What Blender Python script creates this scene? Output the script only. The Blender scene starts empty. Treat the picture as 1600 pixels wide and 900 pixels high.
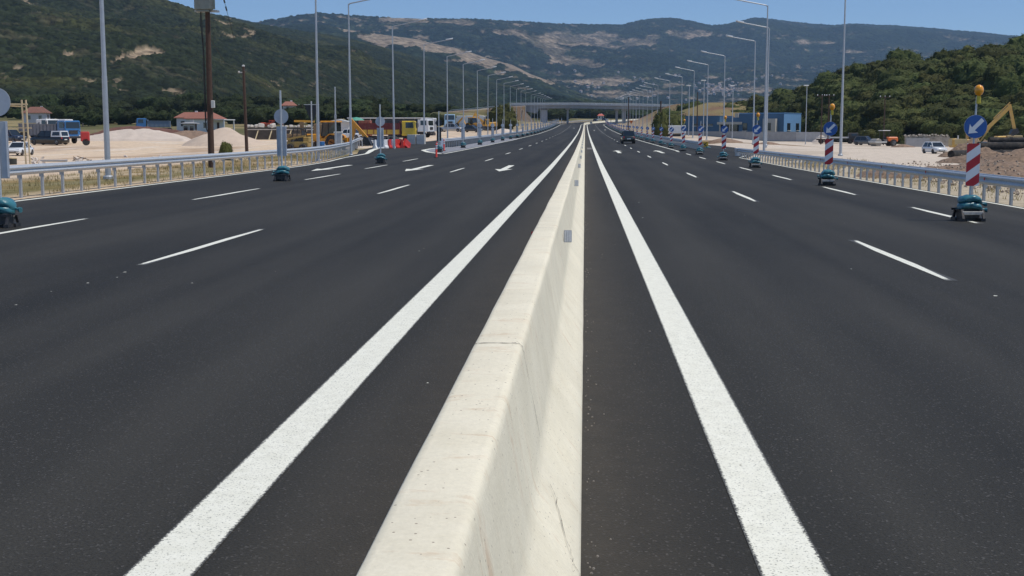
import bpy, bmesh, math, random
import numpy as np
from mathutils import Vector, Matrix
random.seed(7)
sc = bpy.context.scene
COL = sc.collection
R = math.radians
F = 2000.0; VX = 914.0; VY = 206.0; CH = 1.91          # focal length and vanishing point of the road in the 1600 px photograph, eye height
PITCH = math.atan((450 - VY) / F)
YAW = math.atan((VX - 800) / F * math.cos(PITCH))
_r = np.array([math.cos(YAW), math.sin(YAW), 0.0])
_f = np.array([-math.sin(YAW) * math.cos(PITCH), math.cos(YAW) * math.cos(PITCH), -math.sin(PITCH)])
_u = np.cross(_r, _f)
def ray(px, py):
    return _f + _r * ((px - 800) / F) + _u * ((450 - py) / F)
def at_y(px, py, Y):
    d = ray(px, py); k = Y / d[1]
    return np.array([d[0] * k, Y, CH + d[2] * k])
def at_z(px, py, z=0.0):
    d = ray(px, py); k = (z - CH) / d[2]
    return np.array([d[0] * k, d[1] * k, z])

# ---------------------------------------------------------------- noise
def _hash(ix, iy, s):
    h = (ix.astype(np.int64) * 374761393 + iy.astype(np.int64) * 668265263 + s * 1442695041) & 0xFFFFFFFF
    h = ((h ^ (h >> 13)) * 1274126177) & 0xFFFFFFFF
    h = h ^ (h >> 16)
    return (h & 0xFFFFFF) / float(0xFFFFFF)
def vnoise(x, y, s=0):
    x = np.asarray(x, float); y = np.asarray(y, float)
    ix = np.floor(x); iy = np.floor(y); fx = x - ix; fy = y - iy
    fx = fx * fx * (3 - 2 * fx); fy = fy * fy * (3 - 2 * fy)
    a = _hash(ix, iy, s); b = _hash(ix + 1, iy, s); c = _hash(ix, iy + 1, s); d = _hash(ix + 1, iy + 1, s)
    return (a + (b - a) * fx) * (1 - fy) + (c + (d - c) * fx) * fy
def fbm(x, y, s=0, o=4):
    v = 0; a = .5
    for i in range(o):
        v = v + a * vnoise(x * 2 ** i, y * 2 ** i, s + i * 17); a *= .5
    return v / (1 - .5 ** o)
def worley(x, y, s=0):
    x = np.asarray(x, float); y = np.asarray(y, float)
    ix = np.floor(x); iy = np.floor(y); best = np.full(x.shape, 9.0); idv = np.zeros(x.shape)
    for dx in (-1, 0, 1):
        for dy in (-1, 0, 1):
            jx = ix + dx; jy = iy + dy
            px = jx + _hash(jx, jy, s); py = jy + _hash(jx, jy, s + 5)
            d = np.hypot(px - x, py - y); m = d < best
            best = np.where(m, d, best); idv = np.where(m, _hash(jx, jy, s + 9), idv)
    return best, idv
def sstep(a, b, x):
    t = np.clip((np.asarray(x, float) - a) / (b - a), 0, 1)
    return t * t * (3 - 2 * t)

# ---------------------------------------------------------------- road alignment and terrain heights
_Y = np.arange(-60, 1400, 1.0)
_z = np.interp(_Y, [-60, 70, 130, 200, 322, 420, 510, 600, 680, 740, 800, 900, 1000, 1400],
                   [0, 0, .2, .55, 1.4, 2.45, 3.6, 5.1, 6.7, 8.1, 9.6, 12, 14, 18])
_k = np.exp(-np.linspace(-2.2, 2.2, 61) ** 2); _k /= _k.sum()
_zs = np.convolve(np.pad(_z, 30, mode='edge'), _k, 'valid'); _zs[_Y < 62] = 0
def zr(Y): return np.interp(Y, _Y, _zs)
def xc(Y):
    Y = np.asarray(Y, float)
    t = np.clip(Y - 590, 0, None)
    return np.where(t < 330, t * t / 960.0, 330 * 330 / 960.0 + (t - 330) * .6875)
XL_Y = [-60, 70, 80, 92, 105, 120, 131, 140, 163, 200, 240, 300, 1400]
XL_X = [-16.1, -16.1, -16.5, -17.6, -18.7, -21.2, -21.8, -20.8, -19.2, -17.6, -16.2, -14.9, -14.9]
XR_Y = [-60, 92, 98, 108, 125, 140, 155, 170, 185, 1400]
XR_X = [11.16, 11.16, 12.3, 14, 15.4, 16, 15.4, 13.2, 11.5, 11.3]
def XL(Y): return np.interp(Y, XL_Y, XL_X)
def XR(Y): return np.interp(Y, XR_Y, XR_X)
def road_z(X, Y):
    xr = X - xc(Y)
    return zr(Y) + .45 * sstep(112, 172, Y) * (1 - sstep(300, 420, Y)) * sstep(-13.5, -18, xr)
def ground_z(X, Y):
    X = np.asarray(X, float); Y = np.asarray(Y, float)
    xr = X - xc(Y); z0 = zr(Y)
    # left yard
    yl = np.interp(Y, [-60, 60, 110, 140, 160, 180, 220, 260, 330, 420, 520, 700, 1000, 1400],
                      [-.5, -.55, -.7, -.55, .05, .45, 1.1, 1.7, 4.3, 8.3, 9.6, 9.4, 11.5, 14])
    yn = np.interp(Y, [-60, 70, 130, 150, 180, 220, 260, 330, 420, 520, 700, 1400],
                      [-.12, -.12, .1, .65, 1.0, 1.35, 1.8, 2.7, 4.0, 5.2, 7.5, 12])
    far = sstep(-25, -48, xr)
    left = yn + (yl - yn) * far
    left = (z0 - .09) + (left - (z0 - .09)) * sstep(-17.6, -23, xr)
    wl = -XL(Y)
    # right yard
    yr = np.interp(Y, [-60, 120, 250, 300, 360, 450, 700, 1400], [-.85, -.85, -.8, .05, 1.0, 2.5, 7, 12])
    yrn = z0 + .05
    right = yrn + (yr - yrn) * sstep(20, 44, xr)
    right = (z0 - .09) + (right - (z0 - .09)) * sstep(12, 17, xr)
    right = right + 9.5 * sstep(15, 44, xr) * sstep(330, 470, Y) * sstep(760, 660, Y) * sstep(110, 70, xr)
    right = np.where((Y > 88) & (Y < 200) & (xr < 18), np.minimum(right, z0 - .09), right)
    g = np.where(xr < -2, left, right)
    inside = (xr > XL(Y) - .6) & (xr < XR(Y) + .5)
    g = np.where(inside, np.minimum(g, road_z(X, Y) - .12), g)
    near = (xr <= XL(Y) - .6) & (xr > -24)
    g = np.where(near, np.minimum(g, road_z(X, Y) - .03 + .5 * sstep(XL(Y) - .6, XL(Y) - 4, xr)), g)
    return g
def gz(x, y): return float(ground_z(np.array([x]), np.array([y]))[0])
def rz(x, y): return float(road_z(np.array([x]), np.array([y]))[0])
def place(px, py, Y=None):
    """the point where the sight line through a pixel of the photograph meets the ground (or, given Y, the ground at that distance)"""
    if Y is None:
        Ys = np.arange(15, 900, .25); d = ray(px, py)
        X = d[0] / d[1] * Ys; Z = CH + d[2] / d[1] * Ys
        below = np.nonzero(Z <= ground_z(X, Ys))[0]
        Y = Ys[below[0]] if len(below) else 400.0
    p = at_y(px, py, Y)
    return Vector((p[0], Y, gz(p[0], Y)))

# ---------------------------------------------------------------- materials
def nn(nt, t, **kw):
    n = nt.nodes.new(t)
    for k, v in kw.items():
        if k in n.inputs: n.inputs[k].default_value = v
        else: setattr(n, k, v)
    return n
MATS = {}
def mat(name, col, rough=.6, metal=0.0, var=.12, scale=6.0, bump=0.0, bscale=40.0, spec=.5, dirt=0.0, attr=None, coat=0.0, objvar=0.0, trans=0.0):
    if name in MATS: return MATS[name]
    m = bpy.data.materials.new(name); m.use_nodes = True; nt = m.node_tree; L = nt.links.new
    b = nt.nodes['Principled BSDF']
    b.inputs['Roughness'].default_value = rough; b.inputs['Metallic'].default_value = metal
    b.inputs['Specular IOR Level'].default_value = spec; b.inputs['Coat Weight'].default_value = coat
    if trans: b.inputs['Transmission Weight'].default_value = trans
    tc = nn(nt, 'ShaderNodeTexCoord')
    ns = nn(nt, 'ShaderNodeTexNoise', Scale=scale, Detail=5.0, Roughness=.6); L(tc.outputs['Object'], ns.inputs['Vector'])
    mr = nn(nt, 'ShaderNodeMapRange'); L(ns.outputs['Fac'], mr.inputs['Value'])
    mr.inputs['From Min'].default_value = .25; mr.inputs['From Max'].default_value = .75
    mr.inputs['To Min'].default_value = 1 - var; mr.inputs['To Max'].default_value = 1 + var
    mx = nn(nt, 'ShaderNodeMix', data_type='RGBA', blend_type='MULTIPLY'); mx.inputs['Factor'].default_value = 1
    if attr:
        at = nn(nt, 'ShaderNodeAttribute', attribute_name=attr); L(at.outputs['Color'], mx.inputs['A'])
    else:
        mx.inputs['A'].default_value = (*col, 1)
    L(mr.outputs['Result'], mx.inputs['B'])
    out = mx.outputs['Result']
    if objvar:
        oi = nn(nt, 'ShaderNodeObjectInfo')
        m2 = nn(nt, 'ShaderNodeMapRange'); L(oi.outputs['Random'], m2.inputs['Value'])
        m2.inputs['To Min'].default_value = 1 - objvar; m2.inputs['To Max'].default_value = 1 + objvar
        hs = nn(nt, 'ShaderNodeHueSaturation'); L(out, hs.inputs['Color']); L(m2.outputs['Result'], hs.inputs['Value'])
        m3 = nn(nt, 'ShaderNodeMapRange'); L(oi.outputs['Random'], m3.inputs['Value'])
        m3.inputs['To Min'].default_value = .475; m3.inputs['To Max'].default_value = .51
        L(m3.outputs['Result'], hs.inputs['Hue'])
        out = hs.outputs['Color']
    if dirt:
        n2 = nn(nt, 'ShaderNodeTexNoise', Scale=scale * .6, Detail=8.0, Roughness=.7); L(tc.outputs['Object'], n2.inputs['Vector'])
        r2 = nn(nt, 'ShaderNodeMapRange'); L(n2.outputs['Fac'], r2.inputs['Value'])
        r2.inputs['From Min'].default_value = .48; r2.inputs['From Max'].default_value = .72; r2.inputs['To Max'].default_value = dirt
        m4 = nn(nt, 'ShaderNodeMix', data_type='RGBA'); L(r2.outputs['Result'], m4.inputs['Factor']); L(out, m4.inputs['A'])
        m4.inputs['B'].default_value = (.30, .23, .165, 1); out = m4.outputs['Result']
    L(out, b.inputs['Base Color'])
    if bump:
        nb = nn(nt, 'ShaderNodeTexNoise', Scale=bscale, Detail=4.0); L(tc.outputs['Object'], nb.inputs['Vector'])
        bp = nn(nt, 'ShaderNodeBump', Strength=bump, Distance=.02); L(nb.outputs['Fac'], bp.inputs['Height']); L(bp.outputs['Normal'], b.inputs['Normal'])
    MATS[name] = m; return m

# ---------------------------------------------------------------- mesh builder
class MB:
    def __init__(s): s.v = []; s.f = []; s.m = []; s.M = Matrix.Identity(4); s.mi = 0
    def at(s, loc=(0, 0, 0), rx=0, ry=0, rz=0):
        s.M = Matrix.Translation(loc) @ Matrix.Rotation(rz, 4, 'Z') @ Matrix.Rotation(ry, 4, 'Y') @ Matrix.Rotation(rx, 4, 'X'); return s
    def add(s, vs, fs):
        o = len(s.v); s.v += [tuple(s.M @ Vector(v)) for v in vs]; s.f += [tuple(i + o for i in f) for f in fs]; s.m += [s.mi] * len(fs); return s
    def box(s, c, d, taper=(1, 1)):
        x, y, z = c; a, b, h = d[0] / 2, d[1] / 2, d[2] / 2; tx, ty = taper
        vs = [(x - a, y - b, z - h), (x + a, y - b, z - h), (x + a, y + b, z - h), (x - a, y + b, z - h),
              (x - a * tx, y - b * ty, z + h), (x + a * tx, y - b * ty, z + h), (x + a * tx, y + b * ty, z + h), (x - a * tx, y + b * ty, z + h)]
        return s.add(vs, [(3, 2, 1, 0), (4, 5, 6, 7), (0, 1, 5, 4), (1, 2, 6, 5), (2, 3, 7, 6), (3, 0, 4, 7)])
    def rbox(s, c, d, r=.03):
        """box with chamfered vertical and horizontal edges"""
        x, y, z = c; a, b, h = d[0] / 2, d[1] / 2, d[2] / 2; r = min(r, a * .9, b * .9, h * .9)
        def ring(q, zz): 
            A, B = a - q, b - q; e = r
            return [(x - A + e, y - B, zz), (x + A - e, y - B, zz), (x + A, y - B + e, zz), (x + A, y + B - e, zz), (x + A - e, y + B, zz), (x - A + e, y + B, zz), (x - A, y + B - e, zz), (x - A, y - B + e, zz)]
        rs = [ring(r, z - h), ring(0, z - h + r), ring(0, z + h - r), ring(r, z + h)]
        return s.loft(rs)
    def loft(s, rings, caps=True, closed=True):
        n = len(rings[0]); vs = [p for r in rings for p in r]; fs = []
        for k in range(len(rings) - 1):
            for i in range(n if closed else n - 1):
                j = (i + 1) % n
                fs.append((k * n + i, k * n + j, (k + 1) * n + j, (k + 1) * n + i))
        if caps:
            fs.append(tuple(range(n - 1, -1, -1))); fs.append(tuple((len(rings) - 1) * n + i for i in range(n)))
        return s.add(vs, fs)
    def tube(s, p0, p1, r0, r1=None, n=10):
        r1 = r0 if r1 is None else r1
        p0 = Vector(p0); p1 = Vector(p1); d = (p1 - p0).normalized()
        a = d.orthogonal().normalized(); b = d.cross(a)
        rs = [[tuple(p + (a * math.cos(t) + b * math.sin(t)) * r) for t in [2 * math.pi * i / n for i in range(n)]] for p, r in ((p0, r0), (p1, r1))]
        return s.loft(rs)
    def bar(s, p0, p1, w, h):
        """rectangular bar between two points, w sideways, h upright"""
        p0 = Vector(p0); p1 = Vector(p1); d = (p1 - p0).normalized()
        a = d.cross(Vector((0, 0, 1)))
        a = a.normalized() if a.length > 1e-4 else Vector((1, 0, 0))
        b = a.cross(d)
        rs = [[tuple(p + a * (sx * w / 2) + b * (sy * h / 2)) for sx, sy in ((-1, -1), (1, -1), (1, 1), (-1, 1))] for p in (p0, p1)]
        return s.loft(rs)
    def pipe(s, pts, r, n=6):
        pts = [Vector(p) for p in pts]; rings = []
        for i, p in enumerate(pts):
            d = (pts[min(i + 1, len(pts) - 1)] - pts[max(i - 1, 0)]).normalized()
            a = d.cross(Vector((.13, .31, .94))).normalized(); b = d.cross(a)
            rings.append([tuple(p + (a * math.cos(t) + b * math.sin(t)) * r) for t in [2 * math.pi * k / n for k in range(n)]])
        return s.loft(rings)
    def prism(s, prof, y0, y1, inset=None):
        """profile in x-z extruded along y"""
        n = len(prof)
        a = [(x, y0, z) for x, z in prof]; b = [(x, y1, z) for x, z in prof]
        return s.loft([a, b])
    def lathe(s, prof, c=(0, 0, 0), n=16, axis='z'):
        rings = []
        for r, h in prof:
            ring = []
            for i in range(n):
                t = 2 * math.pi * i / n; x, y = r * math.cos(t), r * math.sin(t)
                ring.append((c[0] + x, c[1] + y, c[2] + h) if axis == 'z' else (c[0] + x, c[1] - h, c[2] + y) if axis == 'y' else (c[0] + h, c[1] + x, c[2] + y))
            rings.append(ring)
        return s.loft(rings)
    def ball(s, c, r, n=10, m=6, sc_=(1, 1, 1)):
        rings = []
        for k in range(1, m):
            a = math.pi * k / m
            rings.append([(c[0] + sc_[0] * r * math.sin(a) * math.cos(t), c[1] + sc_[1] * r * math.sin(a) * math.sin(t), c[2] - sc_[2] * r * math.cos(a)) for t in [2 * math.pi * i / n for i in range(n)]])
        return s.loft(rings)
    def poly(s, pts): return s.add(pts, [tuple(range(len(pts)))])
    def build(s, name, mats, parent=None, smooth=False):
        me = bpy.data.meshes.new(name)
        me.from_pydata(s.v, [], s.f)
        if not isinstance(mats, (list, tuple)): mats = [mats]
        for m in mats: me.materials.append(m)
        if len(mats) > 1: me.polygons.foreach_set('material_index', s.m)
        bm = bmesh.new(); bm.from_mesh(me); bmesh.ops.recalc_face_normals(bm, faces=bm.faces); bm.to_mesh(me); bm.free()
        if smooth is True:
            me.polygons.foreach_set('use_smooth', [True] * len(me.polygons))
        elif smooth:
            me.polygons.foreach_set('use_smooth', [True] * len(me.polygons)); me.set_sharp_from_angle(angle=R(smooth))
        me.update()
        o = bpy.data.objects.new(name, me); COL.objects.link(o)
        if parent: o.parent = parent
        return o
def grid_mesh(name, P, m, attrs=None, kind='structure', smooth=True):
    """P: array rows x cols x 3"""
    nr, nc = P.shape[:2]
    idx = np.arange(nr * nc).reshape(nr, nc)
    q = np.stack([idx[:-1, :-1], idx[:-1, 1:], idx[1:, 1:], idx[1:, :-1]], -1).reshape(-1, 4)
    me = bpy.data.meshes.new(name)
    me.vertices.add(nr * nc); me.vertices.foreach_set('co', P.reshape(-1).astype(np.float32))
    me.loops.add(q.size); me.loops.foreach_set('vertex_index', q.reshape(-1).astype(np.int32))
    me.polygons.add(len(q)); me.polygons.foreach_set('loop_start', np.arange(0, q.size, 4, dtype=np.int32))
    me.polygons.foreach_set('loop_total', np.full(len(q), 4, np.int32))
    me.update(calc_edges=True); me.validate()
    for an, A in (attrs or {}).items():
        ca = me.color_attributes.new(an, 'FLOAT_COLOR', 'POINT')
        ca.data.foreach_set('color', np.concatenate([A.reshape(-1, 3), np.ones((nr * nc, 1))], 1).astype(np.float32).reshape(-1))
    me.polygons.foreach_set('use_smooth', [smooth] * len(me.polygons))
    me.materials.append(m)
    o = bpy.data.objects.new(name, me); COL.objects.link(o); o['kind'] = kind
    return o
def thing(name, label, cat, loc=(0, 0, 0), rz=0.0, group=None):
    o = bpy.data.objects.new(name, None); COL.objects.link(o); o.empty_display_size = .2
    o.location = loc; o.rotation_euler = (0, 0, rz); tag(o, label, cat, group); return o
def tag(o, label, cat, group=None):
    o['label'] = label; o['category'] = cat
    if group: o['group'] = group
    return o
KIDS = {}
def dup(root, loc, rz=None, label=None, scale=None, group=None, skip=()):
    def cp(o, parent):
        c = o.copy(); COL.objects.link(c)
        if parent: c.parent = parent
        for ch in o.children:
            if ch.name.split('.')[0] not in skip: cp(ch, c)
        return c
    r = cp(root, None); r.location = loc
    if rz is not None: r.rotation_euler = (0, 0, rz)
    if label: r['label'] = label
    if group: r['group'] = group
    if scale is not None: r.scale = scale if isinstance(scale, tuple) else (scale,) * 3
    return r
ORD = 'first second third fourth fifth sixth seventh eighth ninth tenth eleventh twelfth thirteenth fourteenth fifteenth sixteenth'.split()
def heading(dx, dy): return math.atan2(dy, dx)
SKY_STRENGTH, SUN_STRENGTH, EXPOSURE, HAZE = 0.125, 3.5, 0.0, 0.000072
# ================================================================ sky, sun, camera
sc.render.engine = 'CYCLES'
SUN_EL, SUN_AZ = R(65), R(97)         # azimuth measured from the road direction towards the right: just behind the viewer's right shoulder
w = bpy.data.worlds.new('World'); sc.world = w; w.use_nodes = True
nt = w.node_tree; bg = nt.nodes['Background']
sk = nt.nodes.new('ShaderNodeTexSky'); sk.sky_type = 'NISHITA'; sk.sun_disc = False
sk.sun_elevation = SUN_EL; sk.sun_rotation = SUN_AZ; sk.altitude = 2500; sk.air_density = 1.0; sk.dust_density = 0; sk.ozone_density = 7.0
nt.links.new(sk.outputs[0], bg.inputs['Color']); bg.inputs['Strength'].default_value = SKY_STRENGTH
sl = bpy.data.lights.new('sun', 'SUN'); sl.energy = SUN_STRENGTH; sl.angle = R(.53); sl.color = (1, .955, .88)
so = bpy.data.objects.new('sun', sl); COL.objects.link(so)
sdir = Vector((math.sin(SUN_AZ) * math.cos(SUN_EL), math.cos(SUN_AZ) * math.cos(SUN_EL), math.sin(SUN_EL)))
so.rotation_euler = sdir.to_track_quat('Z', 'Y').to_euler(); so.location = (30, -10, 60)
cam = bpy.data.cameras.new('camera'); co = bpy.data.objects.new('camera', cam); COL.objects.link(co)
cam.sensor_width = 36; cam.lens = F / 1600 * 36; cam.clip_start = .1; cam.clip_end = 40000
co.location = (0, 0, CH); co.rotation_euler = (math.pi / 2 - PITCH, 0, YAW); sc.camera = co
vs = sc.view_settings; vs.view_transform = 'Standard'; vs.look = 'None'; vs.exposure = EXPOSURE; vs.gamma = 1; vs.use_curve_mapping = False
sc.cycles.volume_step_rate = 8; sc.cycles.max_bounces = 6; sc.cycles.use_denoising = True

# ================================================================ special materials
def m_asphalt():
    m = bpy.data.materials.new('asphalt'); m.use_nodes = True; nt = m.node_tree; L = nt.links.new; b = nt.nodes['Principled BSDF']
    tc = nn(nt, 'ShaderNodeTexCoord')
    big = nn(nt, 'ShaderNodeTexNoise', Scale=.35, Detail=6.0, Roughness=.6)
    mp = nn(nt, 'ShaderNodeMapping'); mp.inputs['Scale'].default_value = (1.0, .16, 1); L(tc.outputs['Object'], mp.inputs['Vector']); L(mp.outputs['Vector'], big.inputs['Vector'])
    wh = nn(nt, 'ShaderNodeTexNoise', Scale=.55, Detail=2.0); mp2 = nn(nt, 'ShaderNodeMapping'); mp2.inputs['Scale'].default_value = (1.6, .012, 1)
    L(tc.outputs['Object'], mp2.inputs['Vector']); L(mp2.outputs['Vector'], wh.inputs['Vector'])
    ag = nn(nt, 'ShaderNodeTexVoronoi', Scale=95.0); L(tc.outputs['Object'], ag.inputs['Vector'])
    ag2 = nn(nt, 'ShaderNodeTexNoise', Scale=55.0, Detail=4.0, Roughness=.7); L(tc.outputs['Object'], ag2.inputs['Vector'])
    base = nn(nt, 'ShaderNodeMix', data_type='RGBA'); base.inputs['A'].default_value = (.0172, .0162, .0126, 1); base.inputs['B'].default_value = (.0395, .0365, .0290, 1)
    ad = nn(nt, 'ShaderNodeMath', operation='ADD'); L(big.outputs['Fac'], ad.inputs[0]); L(wh.outputs['Fac'], ad.inputs[1])
    hf = nn(nt, 'ShaderNodeMapRange'); L(ad.outputs[0], hf.inputs['Value']); hf.inputs['From Min'].default_value = .78; hf.inputs['From Max'].default_value = 1.22
    L(hf.outputs['Result'], base.inputs['Factor'])
    sp = nn(nt, 'ShaderNodeMapRange'); L(ag2.outputs['Fac'], sp.inputs['Value']); sp.inputs['From Min'].default_value = .3; sp.inputs['From Max'].default_value = .7
    sp.inputs['To Min'].default_value = .55; sp.inputs['To Max'].default_value = 1.5
    m1 = nn(nt, 'ShaderNodeMix', data_type='RGBA', blend_type='MULTIPLY'); m1.inputs['Factor'].default_value = 1; L(base.outputs['Result'], m1.inputs['A']); L(sp.outputs['Result'], m1.inputs['B'])
    st = nn(nt, 'ShaderNodeMath', operation='GREATER_THAN'); st.inputs[1].default_value = .968
    sepc = nn(nt, 'ShaderNodeSeparateColor'); L(ag.outputs['Color'], sepc.inputs['Color']); L(sepc.outputs['Red'], st.inputs[0])
    m2 = nn(nt, 'ShaderNodeMix', data_type='RGBA'); L(st.outputs[0], m2.inputs['Factor']); L(m1.outputs['Result'], m2.inputs['A']); m2.inputs['B'].default_value = (.080, .075, .068, 1)
    # brown dust swept along the foot of the barrier, on both of its sides
    sx = nn(nt, 'ShaderNodeSeparateXYZ'); L(tc.outputs['Object'], sx.inputs[0])
    dx = nn(nt, 'ShaderNodeMath', operation='ADD'); dx.inputs[1].default_value = .42; L(sx.outputs['X'], dx.inputs[0])
    ab = nn(nt, 'ShaderNodeMath', operation='ABSOLUTE'); L(dx.outputs[0], ab.inputs[0])
    dn = nn(nt, 'ShaderNodeTexNoise', Scale=3.0, Detail=8.0, Roughness=.7); L(tc.outputs['Object'], dn.inputs['Vector'])
    d1 = nn(nt, 'ShaderNodeMapRange'); L(ab.outputs[0], d1.inputs['Value']); d1.inputs['From Min'].default_value = .42; d1.inputs['From Max'].default_value = 1.25; d1.inputs['To Min'].default_value = .75; d1.inputs['To Max'].default_value = 0
    d2 = nn(nt, 'ShaderNodeMath', operation='MULTIPLY'); L(d1.outputs['Result'], d2.inputs[0]); L(dn.outputs['Fac'], d2.inputs[1])
    m3 = nn(nt, 'ShaderNodeMix', data_type='RGBA'); L(d2.outputs[0], m3.inputs['Factor']); L(m2.outputs['Result'], m3.inputs['A']); m3.inputs['B'].default_value = (.085, .070, .052, 1)
    m2 = m3
    L(m2.outputs['Result'], b.inputs['Base Color']); b.inputs['Roughness'].default_value = .78; b.inputs['Specular IOR Level'].default_value = .3
    bp = nn(nt, 'ShaderNodeBump', Strength=.5, Distance=.006); L(ag.outputs['Distance'], bp.inputs['Height']); L(bp.outputs['Normal'], b.inputs['Normal'])
    return m
def m_paint():
    m = bpy.data.materials.new('road_paint'); m.use_nodes = True; nt = m.node_tree; L = nt.links.new; b = nt.nodes['Principled BSDF']
    tc = nn(nt, 'ShaderNodeTexCoord'); at = nn(nt, 'ShaderNodeAttribute', attribute_name='across')
    s = nn(nt, 'ShaderNodeSeparateColor'); L(at.outputs['Color'], s.inputs['Color'])
    n1 = nn(nt, 'ShaderNodeTexNoise', Scale=75.0, Detail=5.0, Roughness=.75); L(tc.outputs['Object'], n1.inputs['Vector'])
    e = nn(nt, 'ShaderNodeMapRange'); L(s.outputs['Red'], e.inputs['Value']); e.inputs['From Max'].default_value = .075; e.inputs['To Min'].default_value = -.19; e.inputs['To Max'].default_value = .085
    a = nn(nt, 'ShaderNodeMath', operation='ADD'); L(n1.outputs['Fac'], a.inputs[0]); L(e.outputs['Result'], a.inputs[1])
    r = nn(nt, 'ShaderNodeMapRange'); L(a.outputs[0], r.inputs['Value']); r.inputs['From Min'].default_value = .42; r.inputs['From Max'].default_value = .53
    n2 = nn(nt, 'ShaderNodeTexNoise', Scale=9.0, Detail=5.0); L(tc.outputs['Object'], n2.inputs['Vector'])
    cr = nn(nt, 'ShaderNodeMix', data_type='RGBA'); L(n2.outputs['Fac'], cr.inputs['Factor']); cr.inputs['A'].default_value = (.70, .685, .56, 1); cr.inputs['B'].default_value = (.94, .925, .80, 1)
    mx = nn(nt, 'ShaderNodeMix', data_type='RGBA'); L(r.outputs['Result'], mx.inputs['Factor']); mx.inputs['A'].default_value = (.055, .053, .047, 1); L(cr.outputs['Result'], mx.inputs['B'])
    L(mx.outputs['Result'], b.inputs['Base Color']); b.inputs['Roughness'].default_value = .7
    bp = nn(nt, 'ShaderNodeBump', Strength=.5, Distance=.004); L(n1.outputs['Fac'], bp.inputs['Height']); L(bp.outputs['Normal'], b.inputs['Normal'])
    return m
def m_concrete():
    m = bpy.data.materials.new('cast_concrete'); m.use_nodes = True; nt = m.node_tree; L = nt.links.new; b = nt.nodes['Principled BSDF']
    tc = nn(nt, 'ShaderNodeTexCoord')
    n1 = nn(nt, 'ShaderNodeTexNoise', Scale=3.2, Detail=8.0, Roughness=.65); L(tc.outputs['Object'], n1.inputs['Vector'])
    c1 = nn(nt, 'ShaderNodeMix', data_type='RGBA'); L(n1.outputs['Fac'], c1.inputs['Factor']); c1.inputs['A'].default_value = (.68, .61, .445, 1); c1.inputs['B'].default_value = (.86, .795, .625, 1)
    # streaks of the slip form along the road, pores, brown run-off stains
    mp = nn(nt, 'ShaderNodeMapping'); mp.inputs['Scale'].default_value = (60, 1.5, 60); L(tc.outputs['Object'], mp.inputs['Vector'])
    n2 = nn(nt, 'ShaderNodeTexNoise', Scale=1.0, Detail=4.0); L(mp.outputs['Vector'], n2.inputs['Vector'])
    r2 = nn(nt, 'ShaderNodeMapRange'); L(n2.outputs['Fac'], r2.inputs['Value']); r2.inputs['To Min'].default_value = .97; r2.inputs['To Max'].default_value = 1.03
    m1 = nn(nt, 'ShaderNodeMix', data_type='RGBA', blend_type='MULTIPLY'); m1.inputs['Factor'].default_value = 1; L(c1.outputs['Result'], m1.inputs['A']); L(r2.outputs['Result'], m1.inputs['B'])
    n3 = nn(nt, 'ShaderNodeTexNoise', Scale=2.3, Detail=9.0, Roughness=.72, Distortion=.6)
    mp3 = nn(nt, 'ShaderNodeMapping'); mp3.inputs['Scale'].default_value = (1.0, 2.6, 1.0); mp3.inputs['Location'].default_value = (3.1, 1.7, .4); L(tc.outputs['Object'], mp3.inputs['Vector']); L(mp3.outputs['Vector'], n3.inputs['Vector'])
    r3 = nn(nt, 'ShaderNodeMapRange'); L(n3.outputs['Fac'], r3.inputs['Value']); r3.inputs['From Min'].default_value = .57; r3.inputs['From Max'].default_value = .70; r3.inputs['To Max'].default_value = .42
    m2 = nn(nt, 'ShaderNodeMix', data_type='RGBA'); L(r3.outputs['Result'], m2.inputs['Factor']); L(m1.outputs['Result'], m2.inputs['A']); m2.inputs['B'].default_value = (.52, .30, .15, 1)
    n6 = nn(nt, 'ShaderNodeTexNoise', Scale=34.0, Detail=6.0, Roughness=.75); L(tc.outputs['Object'], n6.inputs['Vector'])
    r6 = nn(nt, 'ShaderNodeMapRange'); L(n6.outputs['Fac'], r6.inputs['Value']); r6.inputs['From Min'].default_value = .3; r6.inputs['From Max'].default_value = .7; r6.inputs['To Min'].default_value = .94; r6.inputs['To Max'].default_value = 1.07
    n7 = nn(nt, 'ShaderNodeTexNoise', Scale=.9, Detail=7.0, Roughness=.65); L(tc.outputs['Object'], n7.inputs['Vector'])
    r7 = nn(nt, 'ShaderNodeMapRange'); L(n7.outputs['Fac'], r7.inputs['Value']); r7.inputs['From Min'].default_value = .35; r7.inputs['From Max'].default_value = .65; r7.inputs['To Min'].default_value = .95; r7.inputs['To Max'].default_value = 1.04
    q6 = nn(nt, 'ShaderNodeMath', operation='MULTIPLY'); L(r6.outputs['Result'], q6.inputs[0]); L(r7.outputs['Result'], q6.inputs[1])
    m26 = nn(nt, 'ShaderNodeMix', data_type='RGBA', blend_type='MULTIPLY'); m26.inputs['Factor'].default_value = 1; L(m2.outputs['Result'], m26.inputs['A']); L(q6.outputs[0], m26.inputs['B']); m2 = m26
    v = nn(nt, 'ShaderNodeTexVoronoi', Scale=22.0); L(tc.outputs['Object'], v.inputs['Vector'])
    ps = nn(nt, 'ShaderNodeMath', operation='LESS_THAN'); L(v.outputs['Distance'], ps.inputs[0]); ps.inputs[1].default_value = .095
    m3 = nn(nt, 'ShaderNodeMix', data_type='RGBA'); L(ps.outputs[0], m3.inputs['Factor']); L(m2.outputs['Result'], m3.inputs['A']); m3.inputs['B'].default_value = (.33, .27, .2, 1)
    L(m3.outputs['Result'], b.inputs['Base Color']); b.inputs['Roughness'].default_value = .85; b.inputs['Specular IOR Level'].default_value = .25
    n4 = nn(nt, 'ShaderNodeTexNoise', Scale=55.0, Detail=6.0); L(tc.outputs['Object'], n4.inputs['Vector'])
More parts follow.
